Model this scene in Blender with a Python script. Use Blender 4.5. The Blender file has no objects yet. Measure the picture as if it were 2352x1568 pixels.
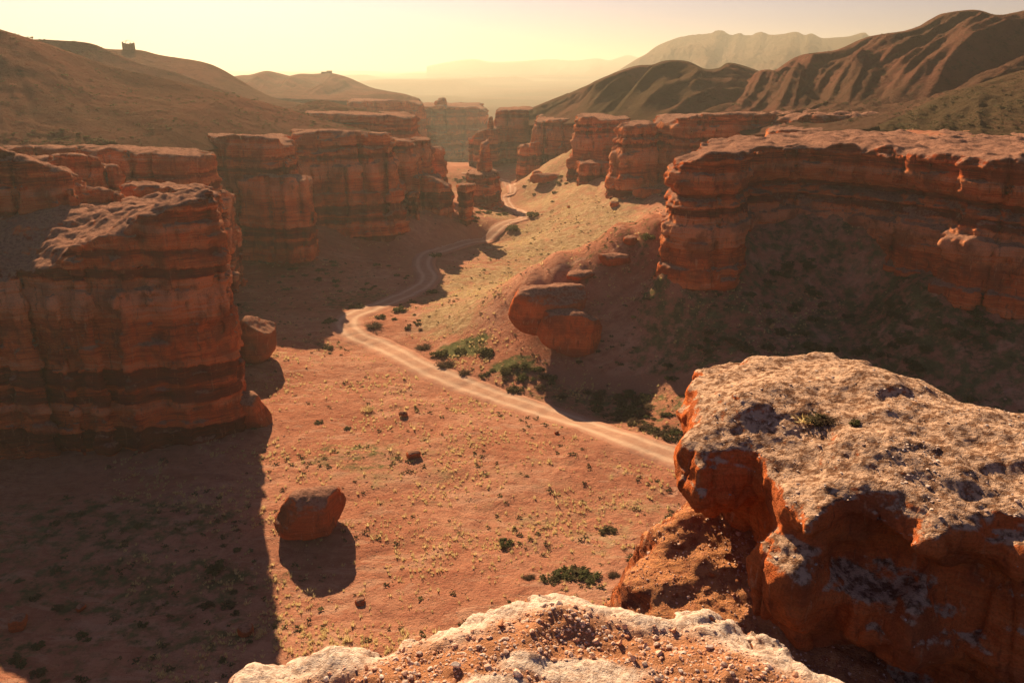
import bpy, math, random
import numpy as np
random.seed(7); RNG = np.random.default_rng(11)
R = math.radians
SC = bpy.context.scene
COL = SC.collection

# ------------------------------------------------------------ camera
CAMZ = 60.0
PITCH = R(18.8)
cam = bpy.data.cameras.new('camera'); camo = bpy.data.objects.new('camera', cam)
COL.objects.link(camo); SC.camera = camo
cam.sensor_width = 36; cam.lens = 28
cam.clip_start = 0.05; cam.clip_end = 60000
camo.location = (0, 0, CAMZ); camo.rotation_euler = (R(90) - PITCH, 0, 0)

# ------------------------------------------------------------ light
SUN_EL, SUN_AZ = R(29), R(-20.5)          # azimuth measured from +Y towards +X
w = bpy.data.worlds.new('World'); SC.world = w; w.use_nodes = True
nt = w.node_tree; bg = nt.nodes['Background']
sky = nt.nodes.new('ShaderNodeTexSky'); sky.sky_type = 'NISHITA'; sky.sun_disc = False
sky.sun_elevation = SUN_EL; sky.sun_rotation = SUN_AZ
sky.air_density = 1.0; sky.dust_density = 1.2; sky.ozone_density = 1.0; sky.altitude = 1200
tint = nt.nodes.new('ShaderNodeMix'); tint.data_type = 'RGBA'; tint.blend_type = 'MULTIPLY'
tint.inputs['Factor'].default_value = 1
tint.inputs['B'].default_value = (0.44, 0.39, 0.54, 1)
nt.links.new(sky.outputs[0], tint.inputs['A']); nt.links.new(tint.outputs['Result'], bg.inputs[0])
bg.inputs[1].default_value = 0.05
sl = bpy.data.lights.new('sun', 'SUN'); sl.energy = 5.0; sl.angle = R(0.5); sl.color = (1.0, 0.76, 0.50)
so = bpy.data.objects.new('sun', sl); COL.objects.link(so)
so.rotation_euler = (math.pi / 2 - SUN_EL, 0, math.pi - SUN_AZ)
so.location = (-60, 140, 150)
SC.view_settings.view_transform = 'Standard'; SC.view_settings.look = 'None'
SC.view_settings.gamma = 1; SC.view_settings.exposure = 1.22
SC.view_settings.use_curve_mapping = False
SC.render.engine = 'CYCLES'
SC.cycles.max_bounces = 6; SC.cycles.volume_bounces = 1; SC.cycles.diffuse_bounces = 3
SC.cycles.use_denoising = True
SC.cycles.sample_clamp_indirect = 4

# ------------------------------------------------------------ surveying helpers (photo measured on a 2352 x 1568 grid)
FPX = 28 / 36 * 2352
CT, ST = math.cos(PITCH), math.sin(PITCH)
def P(px, py, Y):
    u = (px - 1176) / FPX; v = (784 - py) / FPX
    t = Y / (CT + v * ST)
    return np.array([u * t, Y, CAMZ + t * (-ST + v * CT)])
def F(px, py, z=0.0):
    u = (px - 1176) / FPX; v = (784 - py) / FPX
    t = (CAMZ - z) / (ST - v * CT)
    return np.array([u * t, t * (CT + v * ST), z])
def PZ(px, z, Y):
    zc = Y * CT + (CAMZ - z) * ST
    return np.array([(px - 1176) / FPX * zc, Y, z])

# ------------------------------------------------------------ noise
_perm = np.random.default_rng(3).permutation(256).astype(np.int32); _perm = np.concatenate([_perm, _perm, _perm])
_gr = np.random.default_rng(4).normal(size=(256, 3)).astype(np.float32); _gr /= np.linalg.norm(_gr, axis=1)[:, None]
def gnoise(x, y, z):
    x, y, z = np.broadcast_arrays(np.asarray(x, np.float32), np.asarray(y, np.float32), np.asarray(z, np.float32))
    xi = np.floor(x); yi = np.floor(y); zi = np.floor(z)
    fx, fy, fz = x - xi, y - yi, z - zi
    X = xi.astype(np.int32) & 255; Yy = yi.astype(np.int32) & 255; Z = zi.astype(np.int32) & 255
    u = fx * fx * fx * (fx * (fx * 6 - 15) + 10); v = fy * fy * fy * (fy * (fy * 6 - 15) + 10); w_ = fz * fz * fz * (fz * (fz * 6 - 15) + 10)
    out = 0
    for dx in (0, 1):
        wx = u if dx else 1 - u
        a = _perm[X + dx]
        for dy in (0, 1):
            wy = v if dy else 1 - v
            b = _perm[a + Yy + dy]
            for dz in (0, 1):
                wz = w_ if dz else 1 - w_
                g = _gr[_perm[b + Z + dz]]
                out = out + wx * wy * wz * (g[..., 0] * (fx - dx) + g[..., 1] * (fy - dy) + g[..., 2] * (fz - dz))
    return out * 1.6
def fbm(x, y, z, s, octv=4, gain=0.5):
    r = 0; a = 1.0
    for o in range(octv):
        r = r + a * gnoise(x / s + 17.3 * o, y / s + 5.1 * o, z / s + 9.7 * o); s *= 0.48; a *= gain
    return r
def sstep(a, b, x): t = np.clip((x - a) / (b - a), 0, 1); return t * t * (3 - 2 * t)

# ------------------------------------------------------------ mesh helpers
def make_mesh(name, V, Q, smooth=True, attrs=None, mat=None):
    V = np.ascontiguousarray(V, np.float32); Q = np.ascontiguousarray(Q, np.int32)
    m = bpy.data.meshes.new(name)
    k = Q.shape[1]
    m.vertices.add(len(V)); m.vertices.foreach_set('co', V.ravel())
    m.loops.add(Q.size); m.loops.foreach_set('vertex_index', Q.ravel())
    m.polygons.add(len(Q)); m.polygons.foreach_set('loop_start', np.arange(0, Q.size, k, dtype=np.int32))
    m.update(calc_edges=True)
    m.polygons.foreach_set('use_smooth', np.full(len(Q), smooth))
    for an, av in (attrs or {}).items():
        at = m.attributes.new(an, 'FLOAT', 'POINT'); at.data.foreach_set('value', np.ascontiguousarray(av, np.float32))
    if mat: m.materials.append(mat)
    return m
def link(name, mesh, parent=None, **props):
    o = bpy.data.objects.new(name, mesh); COL.objects.link(o)
    if parent is not None: o.parent = parent
    for k, v in props.items():
        if v is not None: o[k] = v
    return o
def thing(name, mesh, label, cat, group=None):
    """top-level thing, origin moved to the middle of its foot"""
    n = len(mesh.vertices); c = np.empty(n * 3, np.float32); mesh.vertices.foreach_get('co', c); c = c.reshape(-1, 3)
    o0 = np.array([(c[:, 0].min() + c[:, 0].max()) / 2, (c[:, 1].min() + c[:, 1].max()) / 2, c[:, 2].min()], np.float32)
    mesh.vertices.foreach_set('co', (c - o0).ravel()); mesh.update()
    o = link(name, mesh, label=label, category=cat, group=group); o.location = o0.tolist()
    return o
def vnormals(V, Q):
    a, b, c, d = (V[Q[:, i]] for i in range(4))
    n = np.cross(c - a, d - b)
    N = np.zeros_like(V)
    for i in range(4):
        for k in range(3): N[:, k] += np.bincount(Q[:, i], n[:, k], len(V))
    return N / (np.linalg.norm(N, axis=1)[:, None] + 1e-9)
def subdivide(V, Q):
    e = np.concatenate([np.stack([Q[:, i], Q[:, (i + 1) % 4]], 1) for i in range(4)])
    es = np.sort(e, 1); ue, inv = np.unique(es[:, 0].astype(np.int64) * (len(V) + 1) + es[:, 1], return_inverse=True)
    a = ue // (len(V) + 1); b = ue % (len(V) + 1)
    me = (V[a] + V[b]) / 2; mf = V[Q].mean(1); n = len(Q); nV = len(V); nE = len(ue)
    ei = inv.reshape(4, n) + nV; fi = np.arange(n) + nV + nE
    Qn = np.concatenate([np.stack([Q[:, i], ei[i], fi, ei[(i - 1) % 4]], 1) for i in range(4)])
    return np.concatenate([V, me, mf]), Qn
def grid_quads(nu, nv):
    i = np.arange(nu * nv).reshape(nu, nv)
    return np.stack([i[:-1, :-1], i[1:, :-1], i[1:, 1:], i[:-1, 1:]], -1).reshape(-1, 4)

def surface_nets(Fv, org, res):
    s = Fv < 0
    c = np.zeros(tuple(n - 1 for n in Fv.shape), np.int8)
    for dx in (0, 1):
        for dy in (0, 1):
            for dz in (0, 1):
                c += s[dx:Fv.shape[0] - 1 + dx, dy:Fv.shape[1] - 1 + dy, dz:Fv.shape[2] - 1 + dz]
    act = (c > 0) & (c < 8)
    I, J, K = np.nonzero(act)
    idx = np.full(act.shape, -1, np.int32); idx[act] = np.arange(len(I))
    cor = [(a, b, d) for a in (0, 1) for b in (0, 1) for d in (0, 1)]
    val = {q: Fv[I + q[0], J + q[1], K + q[2]] for q in cor}
    acc = np.zeros((len(I), 3), np.float32); cnt = np.zeros(len(I), np.float32)
    for q in cor:
        for ax in range(3):
            if q[ax] == 0:
                r = list(q); r[ax] = 1; r = tuple(r)
                fa, fb = val[q], val[r]; m = (fa < 0) != (fb < 0)
                t = np.where(m, fa / np.where(m, fa - fb, 1), 0)
                for k in range(3): acc[:, k] += m * (q[k] + (t if k == ax else 0))
                cnt += m
    V = (acc / cnt[:, None] + np.stack([I, J, K], 1)) * res + org
    Q = []
    for ax in range(3):
        sl0 = [slice(1, -1)] * 3; sl1 = [slice(1, -1)] * 3
        sl0[ax] = slice(0, -1); sl1[ax] = slice(1, None)
        A = s[tuple(sl0)]; B = s[tuple(sl1)]
        i, j, k = np.nonzero(A != B)
        sg = A[i, j, k]
        p = [i, j, k]
        for q in range(3):
            if q != ax: p[q] = p[q] + 1
        b1, b2 = [(1, 2), (2, 0), (0, 1)][ax]
        def cell(o1, o2):
            r = [p[0].copy(), p[1].copy(), p[2].copy()]; r[b1] -= o1; r[b2] -= o2
            return idx[r[0], r[1], r[2]]
        q4 = np.stack([cell(1, 1), cell(0, 1), cell(0, 0), cell(1, 0)], 1)
        q4[~sg] = q4[~sg][:, ::-1]
        Q.append(q4)
    Q = np.concatenate(Q); Q = Q[(Q >= 0).all(1)]
    return V.astype(np.float32), Q

# ------------------------------------------------------------ strata shared by every cliff of the canyon
_r = np.random.default_rng(21)
_z = [-60.0]
while _z[-1] < 130: _z.append(_z[-1] + _r.choice([0.7, 1.2, 1.8, 2.6, 3.8], p=[.2, .25, .25, .2, .1]) * _r.uniform(.8, 1.2))
_z = np.array(_z); _off = _r.uniform(-1, 1, len(_z)); _off = np.sign(_off) * np.abs(_off) ** .7
_bnd = np.clip(.5 + .32 * _off + _r.normal(0, .2, len(_z)), 0, 1)
_sz = np.arange(-60, 130, .08)
_si = np.clip(np.searchsorted(_z, _sz) - 1, 0, len(_z) - 1)
_so = _off[_si]; _so = np.convolve(_so, np.hanning(9) / np.hanning(9).sum(), 'same')
_sb = _bnd[_si]; _sb = np.convolve(_sb, np.hanning(5) / np.hanning(5).sum(), 'same')
def strata(z): return np.interp(z, _sz, _so).astype(np.float32)
def bandv(z): return np.interp(z, _sz, _sb).astype(np.float32)

_blk = np.random.default_rng(8).uniform(-1, 1, 256).astype(np.float32)
def poly_sdf(px, py, poly):
    d = np.full(px.shape, 1e9, np.float32); ins = np.zeros(px.shape, bool)
    n = len(poly)
    for i in range(n):
        ax, ay = poly[i]; bx, by = poly[(i + 1) % n]
        ex, ey = bx - ax, by - ay; wx, wy = px - ax, py - ay
        t = np.clip((wx * ex + wy * ey) / (ex * ex + ey * ey + 1e-9), 0, 1)
        d = np.minimum(d, (wx - ex * t) ** 2 + (wy - ey * t) ** 2)
        c = ((ay <= py) & (by > py)) | ((by <= py) & (ay > py))
        xin = ax + (py - ay) / (by - ay + 1e-12) * ex
        ins ^= c & (px < xin)
    return np.where(ins, -np.sqrt(d), np.sqrt(d)).astype(np.float32)

def rock_mesh(name, poly, zt, zb, res, mat, sc=1.0, batter=.12, amp=.55, rnd=.8, warp=1.2, flute=.65, crack=1.9, rough=.35, fine=1.0,
              top_pts=(), topn=.6, extra=None, sub=0, slump=0.0, seed=0.0, bandsc=None, tilt=0.0, block=.42, attr=None):
    """solid stratified rock: plan outline `poly`, crest heights `zt`, foot `zb`; all noise lengths scaled by sc"""
    poly = np.array(poly, float); zt = np.array(zt, float)
    if sc >= 1 and mat is MROCK: res = res * 1.3
    pad = 3 * sc + batter * max(zt.max() - zb, 0) + 2 * res
    x0, y0 = poly.min(0) - pad; x1, y1 = poly.max(0) + pad
    z1 = zt.max() + 2.5 * sc * (1 + topn); z0 = zb
    if top_pts: z1 = max(z1, max(q[2] for q in top_pts) + 1.5 * sc)
    xs = np.arange(x0, x1, res, dtype=np.float32); ys = np.arange(y0, y1, res, dtype=np.float32); zs = np.arange(z0, z1, res, dtype=np.float32)
    X2, Y2 = np.meshgrid(xs, ys, indexing='ij')
    wx = X2 + warp * sc * (gnoise(X2 / (9 * sc), Y2 / (9 * sc), 3.1 + seed) + .5 * gnoise(X2 / (3.5 * sc), Y2 / (3.5 * sc), 7.7 + seed))
    wy = Y2 + warp * sc * (gnoise(X2 / (9 * sc), Y2 / (9 * sc), 13.1 + seed) + .5 * gnoise(X2 / (3.5 * sc), Y2 / (3.5 * sc), 17.7 + seed))
    d2 = poly_sdf(wx, wy, poly)
    nn = gnoise(X2 / (11 * sc), Y2 / (11 * sc), 31.0 + seed)
    d2 = d2 + crack * sc * np.exp(-(nn / .045) ** 2)
    d2 = d2 + flute * sc * (np.abs(gnoise(X2 / (6 * sc), Y2 / (6 * sc), 41.0 + seed)) * 3.6 - 1.0) \
        - .75 * flute * sc * (np.abs(gnoise(X2 / (2.3 * sc), Y2 / (2.3 * sc), 51.0 + seed)) * 2.4 - .6)
    n3 = gnoise(X2 / (17 * sc) + 5, Y2 / (17 * sc), 61.0 + seed)
    d2 = d2 + 2.6 * crack * sc * np.exp(-(n3 / .035) ** 2)
    num = np.zeros_like(X2); den = np.zeros_like(X2)
    tp = [(a[0], a[1], b) for a, b in zip(poly, zt)] + list(top_pts)
    for qx, qy, qz in tp:
        ww = 1 / ((X2 - qx) ** 2 + (Y2 - qy) ** 2 + (2 * sc) ** 2) ** 1.5
        num += ww * qz; den += ww
    top = num / den + topn * sc * fbm(X2, Y2, seed, 7 * sc, 3)
    if slump: top = top - slump * np.clip(-d2 / (10 * sc), 0, 1)
    wob = 1.2 * sc * gnoise(X2 / (25 * sc), Y2 / (25 * sc), 2.2) + tilt * (X2 - x0)
    bs = bandsc or sc * .72
    zg = zs[None, None, :]
    zq = (zg + wob[..., None]) / bs
    A = d2[..., None] - batter * (top[..., None] - zg) - amp * sc * strata(zq)
    li = np.searchsorted(_z, zs / bs)
    cu = np.floor((wx * .83 + wy * .55) / (3.7 * sc)).astype(np.int64); cv = np.floor((wy * .83 - wx * .55) / (3.1 * sc)).astype(np.int64)
    A = A + block * sc * _blk[((cu * 37 + cv * 91)[..., None] + (li * 13 // 2)[None, None, :]) & 255]
    if extra is not None: A = A + extra(X2[..., None], Y2[..., None], zg)
    B = zg - top[..., None]
    k = rnd * sc
    h = np.clip(.5 + .5 * (A - B) / k, 0, 1)
    Fv = (B * (1 - h) + A * h + k * h * (1 - h)).astype(np.float32)
    V, Q = surface_nets(Fv, np.array([x0, y0, z0], np.float32), res)
    for _ in range(sub): V, Q = subdivide(V, Q)
    N = vnormals(V, Q)
    x, y, z = V.T
    side = 1 - sstep(.35, .8, N[:, 2])
    dsp = rough * sc * (fbm(x, y, z * 1.3, 4.5 * sc, 5, .55)) + side * .22 * sc * gnoise(x / (1.1 * sc), y / (1.1 * sc), z / (9 * sc)) \
        + side * fine * .25 * sc * fbm(x * .2, y * .2, z, 1.1 * sc, 2) + side * fine * .13 * sc * strata(z * 3.3 / sc + gnoise(x / (9 * sc), y / (9 * sc), 0)) \
        - side * .55 * sc * np.exp(-(gnoise(x / (6 * sc), y / (6 * sc), z / (26 * sc) + seed) / .03) ** 2)
    V = V + N * dsp[:, None]
    wv = 1.2 * sc * gnoise(V[:, 0] / (25 * sc), V[:, 1] / (25 * sc), 2.2) + tilt * (V[:, 0] - x0)
    b = bandv((V[:, 2] + wv + .25 * sc * fbm(x, y, z, 3 * sc, 3)) / bs)
    at = {'band': b}
    if attr: at.update(attr(V, N))
    return make_mesh(name, V, Q, attrs=at, mat=mat)

# ------------------------------------------------------------ materials
class NB:
    def __init__(s, name):
        s.m = bpy.data.materials.new(name); s.m.use_nodes = True; s.t = s.m.node_tree; s.t.nodes.clear()
        s.out = s.t.nodes.new('ShaderNodeOutputMaterial')
    def n(s, typ, **kw):
        x = s.t.nodes.new('ShaderNode' + typ)
        for k, v in kw.items():
            if k.startswith('_'): setattr(x, k[1:], v)
        for k, v in kw.items():
            if not k.startswith('_'):
                inp = x.inputs[int(k[1:])] if k[0] == 'i' and k[1:].isdigit() else x.inputs[k]
                if hasattr(v, 'links') or isinstance(v, bpy.types.NodeSocket): s.t.links.new(v, inp)
                else: inp.default_value = v
        return x
    def pos(s, sx=1, sy=1, sz=1):
        g = s.n('NewGeometry')
        return s.n('Mapping', Vector=g.outputs['Position'], Scale=(sx, sy, sz)).outputs[0]
    def noise(s, vec, scale, det=6, rough=.6, dist=0):
        return s.n('TexNoise', Vector=vec, Scale=scale, Detail=det, Roughness=rough, Distortion=dist).outputs['Fac']
    def ramp(s, fac, stops):
        r = s.n('ValToRGB', Fac=fac); e = r.color_ramp.elements
        while len(e) < len(stops): e.new(.5)
        for el, (p_, c_) in zip(e, stops):
            el.position = p_; el.color = (*c_, 1) if len(c_) == 3 else c_
        return r.outputs[0]
    def mr(s, v, a, b, c=0, d=1):
        return s.n('MapRange', _interpolation_type='SMOOTHSTEP', Value=v, i1=a, i2=b, i3=c, i4=d).outputs[0]
    def mix(s, f, a, b, mode='MIX'):
        x = s.n('Mix', _data_type='RGBA', _blend_type=mode)
        for sock, v in ((x.inputs['Factor'], f), (x.inputs['A'], a), (x.inputs['B'], b)):
            if isinstance(v, bpy.types.NodeSocket): s.t.links.new(v, sock)
            elif isinstance(v, (tuple, list)): sock.default_value = (*v, 1) if len(v) == 3 else v
            else: sock.default_value = v
        return x.outputs['Result']
    def math(s, op, a, b=0.0, c=None):
        x = s.n('Math', _operation=op, i0=a, i1=b)
        return x.outputs[0]
    def done(s, col, rough=.9, bump=None, bdist=.1, bstr=1.0, normal=None, trans=None):
        p = s.n('BsdfPrincipled', **{'Base Color': col, 'Roughness': rough, 'Specular IOR Level': 0.0})
        if bump is not None:
            b = s.n('Bump', Height=bump, Distance=bdist, Strength=bstr); s.t.links.new(b.outputs[0], p.inputs['Normal'])
        sh = p.outputs[0]
        if trans:
            t = s.n('BsdfTranslucent', Color=trans[0]); mx = s.n('MixShader', Fac=trans[1], i1=sh, i2=t.outputs[0]); sh = mx.outputs[0]
        s.t.links.new(sh, s.out.inputs['Surface'])
        return s.m

def rock_mat(name, s=1.0, hue=(1.22, 1.08, .92), dust=(.36, .175, .11), lichen=(.20, .095, .060), topmix=1.0, soilc=(.34, .15, .09), dark=1.0, lines=1.25, lift=0.0, lich=0.0):
    """s: feature scale in metres (1 for far cliffs, .1 for rocks at hand)"""
    b = NB(name); k = 1 / s
    p = b.pos(); band = b.n('Attribute', _attribute_name='band').outputs['Fac']
    hl = b.noise(b.pos(.11 * k, .11 * k, 2.0 * k), 1, 6, .65, .3)
    fac = b.math('ADD', b.math('ADD', band, lift), b.math('MULTIPLY', b.math('SUBTRACT', hl, .5), lines))
    c = lambda r, g, bb: (r * hue[0], g * hue[1], bb * hue[2])
    col = b.ramp(fac, [(.10, c(.105, .034, .024)), (.32, c(.18, .050, .028)), (.46, c(.33, .078, .031)), (.60, c(.48, .118, .040)), (.80, c(.54, .18, .070)), (1, c(.55, .26, .15))])
    big = b.noise(p, .12 * k, 4, .55)
    col = b.mix(b.mr(big, .46, .64, 0, .62 * dark), col, c(.16, .055, .034))
    st = b.noise(b.pos(.9 * k, .9 * k, .13 * k), 1, 4, .55, .6)
    col = b.mix(b.mr(st, .60, .72, 0, .45), col, c(.50, .27, .17))
    dk = b.noise(b.pos(.6 * k, .6 * k, .1 * k), 1.3, 5, .6, .3)
    col = b.mix(b.mr(dk, .55, .7, 0, .55 * dark), col, c(.09, .035, .025))
    sp = b.noise(p, 3.2 * k, 6, .75)
    col = b.mix(1.0, col, b.ramp(sp, [(.25, (.55, .55, .55)), (.5, (1, 1, 1)), (.8, (1.35, 1.3, 1.25))]), 'MULTIPLY')
    nz = b.n('SeparateXYZ', Vector=b.n('NewGeometry').outputs['Normal']).outputs['Z']
    tn = b.noise(p, .9 * k, 7, .7)
    topc = b.mix(b.mr(tn, .40 + lich, .56 + lich), lichen, dust)
    topc = b.mix(b.mr(b.noise(p, 5 * k, 4, .7), .56, .68, 0, .6), topc, (.52, .36, .27))
    tm = b.mr(b.math('ADD', nz, b.math('MULTIPLY', b.math('SUBTRACT', tn, .5), .8)), .52, .80, 0, topmix)
    col = b.mix(tm, col, topc)
    soil = b.n('Attribute', _attribute_name='soil').outputs['Fac']
    col = b.mix(soil, col, b.mix(b.noise(p, 2.5 * k, 5, .7), soilc, tuple(q * .6 for q in soilc)))
    f1 = b.noise(p, 2.2 * k, 8, .68); f2 = b.noise(b.pos(.7 * k, .7 * k, 4.5 * k), 1, 6, .65)
    vo = b.n('TexVoronoi', _feature='DISTANCE_TO_EDGE', Vector=b.n('Mapping', Vector=p, Scale=(.5 * k, .5 * k, .9 * k)).outputs[0], Scale=1.0).outputs['Distance']
    h = b.math('ADD', b.math('ADD', f1, b.math('MULTIPLY', f2, .6)), b.math('MULTIPLY', b.mr(vo, 0, .05), .12))
    return b.done(col, .92, h, .55 * s, .9)
MROCK = rock_mat('red_sandstone')
MROCKN = rock_mat('red_sandstone_near', .55)
MFRONT = rock_mat('orange_sandstone', .085, (1.42, 1.36, 1.15), dust=(.64, .41, .265), lichen=(.22, .11, .06), topmix=1, dark=.85, lines=.5, lift=.20, lich=.015)

MBOULD = rock_mat('fallen_boulder', .5, lines=.45, dark=1.1)
def soil_mat():
    b = NB('desert_soil'); p = b.pos()
    veg = b.n('Attribute', _attribute_name='veg').outputs['Fac']; grn = b.n('Attribute', _attribute_name='green').outputs['Fac']
    bare = b.n('Attribute', _attribute_name='bare').outputs['Fac']
    n1 = b.noise(p, .035, 6, .6); n2 = b.noise(p, .55, 8, .72); n3 = b.noise(p, 3.0, 5, .7)
    soil = b.ramp(n1, [(.32, (.36, .135, .075)), (.5, (.46, .20, .115)), (.68, (.50, .26, .16))])
    soil = b.mix(b.mr(n2, .42, .62, 0, .5), soil, (.27, .085, .05))
    soil = b.mix(b.mr(n3, .60, .72, 0, .55), soil, (.52, .34, .22))
    tr = b.noise(b.pos(.10, .30, .1), 1, 6, .65, 1.2)
    soil = b.mix(b.mr(tr, .54, .62, 0, .45), soil, (.56, .33, .21)); soil = b.mix(b.mr(tr, .36, .44, .45, 0), soil, (.26, .09, .055))
    n4 = b.noise(p, 9, 3, .7); soil = b.mix(b.mr(n4, .62, .7, 0, .6), soil, (.20, .075, .05)); soil = b.mix(b.mr(n4, .30, .38, .55, 0), soil, (.62, .42, .30))
    straw = b.ramp(n2, [(.32, (.20, .12, .06)), (.5, (.36, .235, .12)), (.68, (.56, .40, .22))])
    green = b.ramp(n2, [(.3, (.060, .060, .026)), (.55, (.13, .125, .050)), (.75, (.27, .23, .10))])
    gn = b.noise(p, .22, 7, .75)
    vm = b.mr(b.math('ADD', veg, b.math('MULTIPLY', b.math('SUBTRACT', gn, .5), 2.6)), .30, .95)
    gm = b.mr(b.math('ADD', grn, b.math('MULTIPLY', b.math('SUBTRACT', b.noise(p, .4, 6, .7), .5), 1.6)), .4, .75)
    col = b.mix(vm, soil, straw); col = b.mix(gm, col, green)
    sp = b.noise(p, 1.7, 3, .8)
    col = b.mix(b.mr(sp, .62, .70, 0, .7), col, (.085, .07, .035))
    col = b.mix(bare, col, b.mix(n3, (.30, .115, .07), (.46, .23, .14)))
    h = b.math('ADD', b.math('MULTIPLY', n2, 1.0), b.math('MULTIPLY', n3, .35))
    return b.done(col, .95, h, .7, 1.0)
MSOIL = soil_mat()
def hill_mat(name, c1, c2, c3, s=1.0):
    b = NB(name); p = b.pos()
    n1 = b.noise(p, .012 / s, 6, .62); n2 = b.noise(p, .22 / s, 8, .75); n3 = b.noise(p, .9 / s, 4, .8)
    col = b.mix(b.mr(n1, .40, .60), c1, c2)
    col = b.mix(b.mr(n2, .52, .66, 0, .75), col, c3)
    col = b.mix(b.mr(n3, .60, .68, 0, .8), col, (.035, .032, .018))
    h = b.math('ADD', n2, b.math('MULTIPLY', n3, .6))
    return b.done(col, .95, h, 2.6 * s, 1.0)
MHILL = hill_mat('hill_scrub', (.21, .088, .055), (.145, .074, .045), (.085, .056, .033))
MHILLG = hill_mat('hill_scrub_green', (.18, .083, .050), (.11, .070, .038), (.065, .052, .027))
MFAR = hill_mat('far_hills', (.24, .15, .09), (.17, .12, .07), (.14, .10, .06), 8)

def road_mat():
    b = NB('road_dust'); p = b.pos(); u = b.n('Attribute', _attribute_name='across').outputs['Fac']
    n = b.noise(p, .5, 6, .65); n2 = b.noise(p, 3, 5, .7)
    rut = b.math('ABSOLUTE', b.math('SUBTRACT', b.math('ABSOLUTE', u), .42))
    col = b.mix(b.mr(rut, .02, .26), (.58, .38, .25), (.42, .225, .14))
    col = b.mix(b.mr(n, .4, .65, 0, .6), col, (.50, .31, .20))
    col = b.mix(b.mr(n2, .6, .7, 0, .4), col, (.25, .12, .07))
    edge = b.mr(b.math('ADD', b.math('ABSOLUTE', u), b.math('MULTIPLY', b.math('SUBTRACT', b.noise(p, .9, 6, .75), .5), 1.1)), .62, .88)
    col = b.mix(edge, col, b.mix(n2, (.36, .145, .085), (.52, .27, .17)))
    return b.done(col, .95, b.math('ADD', n2, n), .12)
MROAD = road_mat()

def leaf_mat(name, c, c2, tr=.35):
    b = NB(name)
    r = b.n('ObjectInfo').outputs['Random']; n = b.noise(b.pos(), 6, 3, .6)
    col = b.mix(b.mr(n, .35, .65), c, c2)
    col = b.mix(b.math('MULTIPLY', r, .5), col, tuple(.5 * a + .5 * q for a, q in zip(c2, (.16, .11, .06))))
    return b.done(col, .85, trans=(col, tr))
MBG = leaf_mat('shrub_green', (.075, .078, .030), (.145, .140, .055))
MBO = leaf_mat('shrub_olive', (.075, .066, .032), (.14, .115, .055))
MBB = leaf_mat('shrub_brown', (.085, .055, .035), (.15, .10, .065))
MBY = leaf_mat('dry_grass', (.60, .44, .18), (.80, .64, .32), .45)
MTW = leaf_mat('shrub_twig', (.07, .045, .03), (.11, .07, .045), .0)

# ------------------------------------------------------------ terrain of the canyon floor and its talus
GP = [F(*q) for q in [(100, 1500), (500, 1500), (900, 1300), (1300, 1200), (1550, 1100), (300, 1250), (800, 1150), (1100, 1000), (700, 1000),
      (900, 850), (1300, 980), (1500, 900), (1400, 870), (1250, 865), (1100, 850), (900, 750), (1000, 650), (1100, 545), (1180, 480), (1200, 430),
      (800, 690), (620, 760, 1), (600, 900), (570, 990), (400, 1045), (160, 1080), (-200, 1080), (1300, 1330, 1), (1700, 1000), (-300, 1500, 1), (1040, 620)]]
GP += [P(*q) for q in [(560, 600, 235), (560, 530, 245), (700, 530, 258), (700, 620, 232), (850, 620, 240), (850, 545, 268), (940, 545, 272),
      (960, 500, 285), (1030, 520, 290), (1000, 560, 275), (1090, 520, 300), (1050, 400, 470), (1040, 380, 560), (1060, 374, 800), (1090, 376, 860),
      (1250, 500, 320), (1200, 400, 470), (1280, 440, 370), (1330, 430, 348), (1400, 470, 300), (1540, 460, 285), (1250, 375, 425), (1180, 378, 510),
      (1300, 370, 400), (1200, 560, 280), (1350, 560, 265), (1500, 520, 240), (1560, 465, 235), (1450, 600, 215), (1530, 600, 165),
      (1200, 650, 178), (1340, 600, 178), (1450, 545, 178), (1520, 520, 175), (1100, 690, 190), (1000, 760, 183), (1150, 780, 168), (1180, 700, 176),
      (1290, 820, 158), (1350, 760, 163), (1400, 700, 167), (1500, 650, 168), (1620, 650, 163), (1700, 640, 166), (1560, 780, 155),
      (1700, 850, 140), (1700, 700, 158), (1850, 560, 172), (2000, 600, 165), (2250, 685, 145), (2100, 650, 152), (2000, 700, 160), (2352, 700, 142),
      (2000, 850, 142), (2352, 900, 128), (2300, 1100, 105), (960, 480, 300), (900, 420, 330)]]
GP += [np.array(q, float) for q in [(-260, 120, 10), (-260, 300, 25), (260, 60, 22), (300, 250, 25), (0, 50, 6), (-60, 40, 6), (60, 40, 10), (0, 0, 30), (0, -80, 45),
      (-200, -40, 35), (200, -40, 40), (-300, 900, -10), (400, 900, -5), (0, 1100, -40), (300, 600, 10), (-300, 600, 10), (-150, 60, 2)]]
GP = np.array(GP); GS = 100.0
def _tps_fit(Pn, lam=2e-3):
    n = len(Pn); X = Pn[:, :2] / GS; r2 = ((X[:, None] - X[None]) ** 2).sum(-1)
    K = np.where(r2 > 0, r2 * np.log(r2 + 1e-12), 0) + lam * np.eye(n)
    Pm = np.c_[np.ones(n), X]; A = np.block([[K, Pm], [Pm.T, np.zeros((3, 3))]])
    return np.linalg.solve(A, np.r_[Pn[:, 2], 0, 0, 0])
_tw = _tps_fit(GP)
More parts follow.
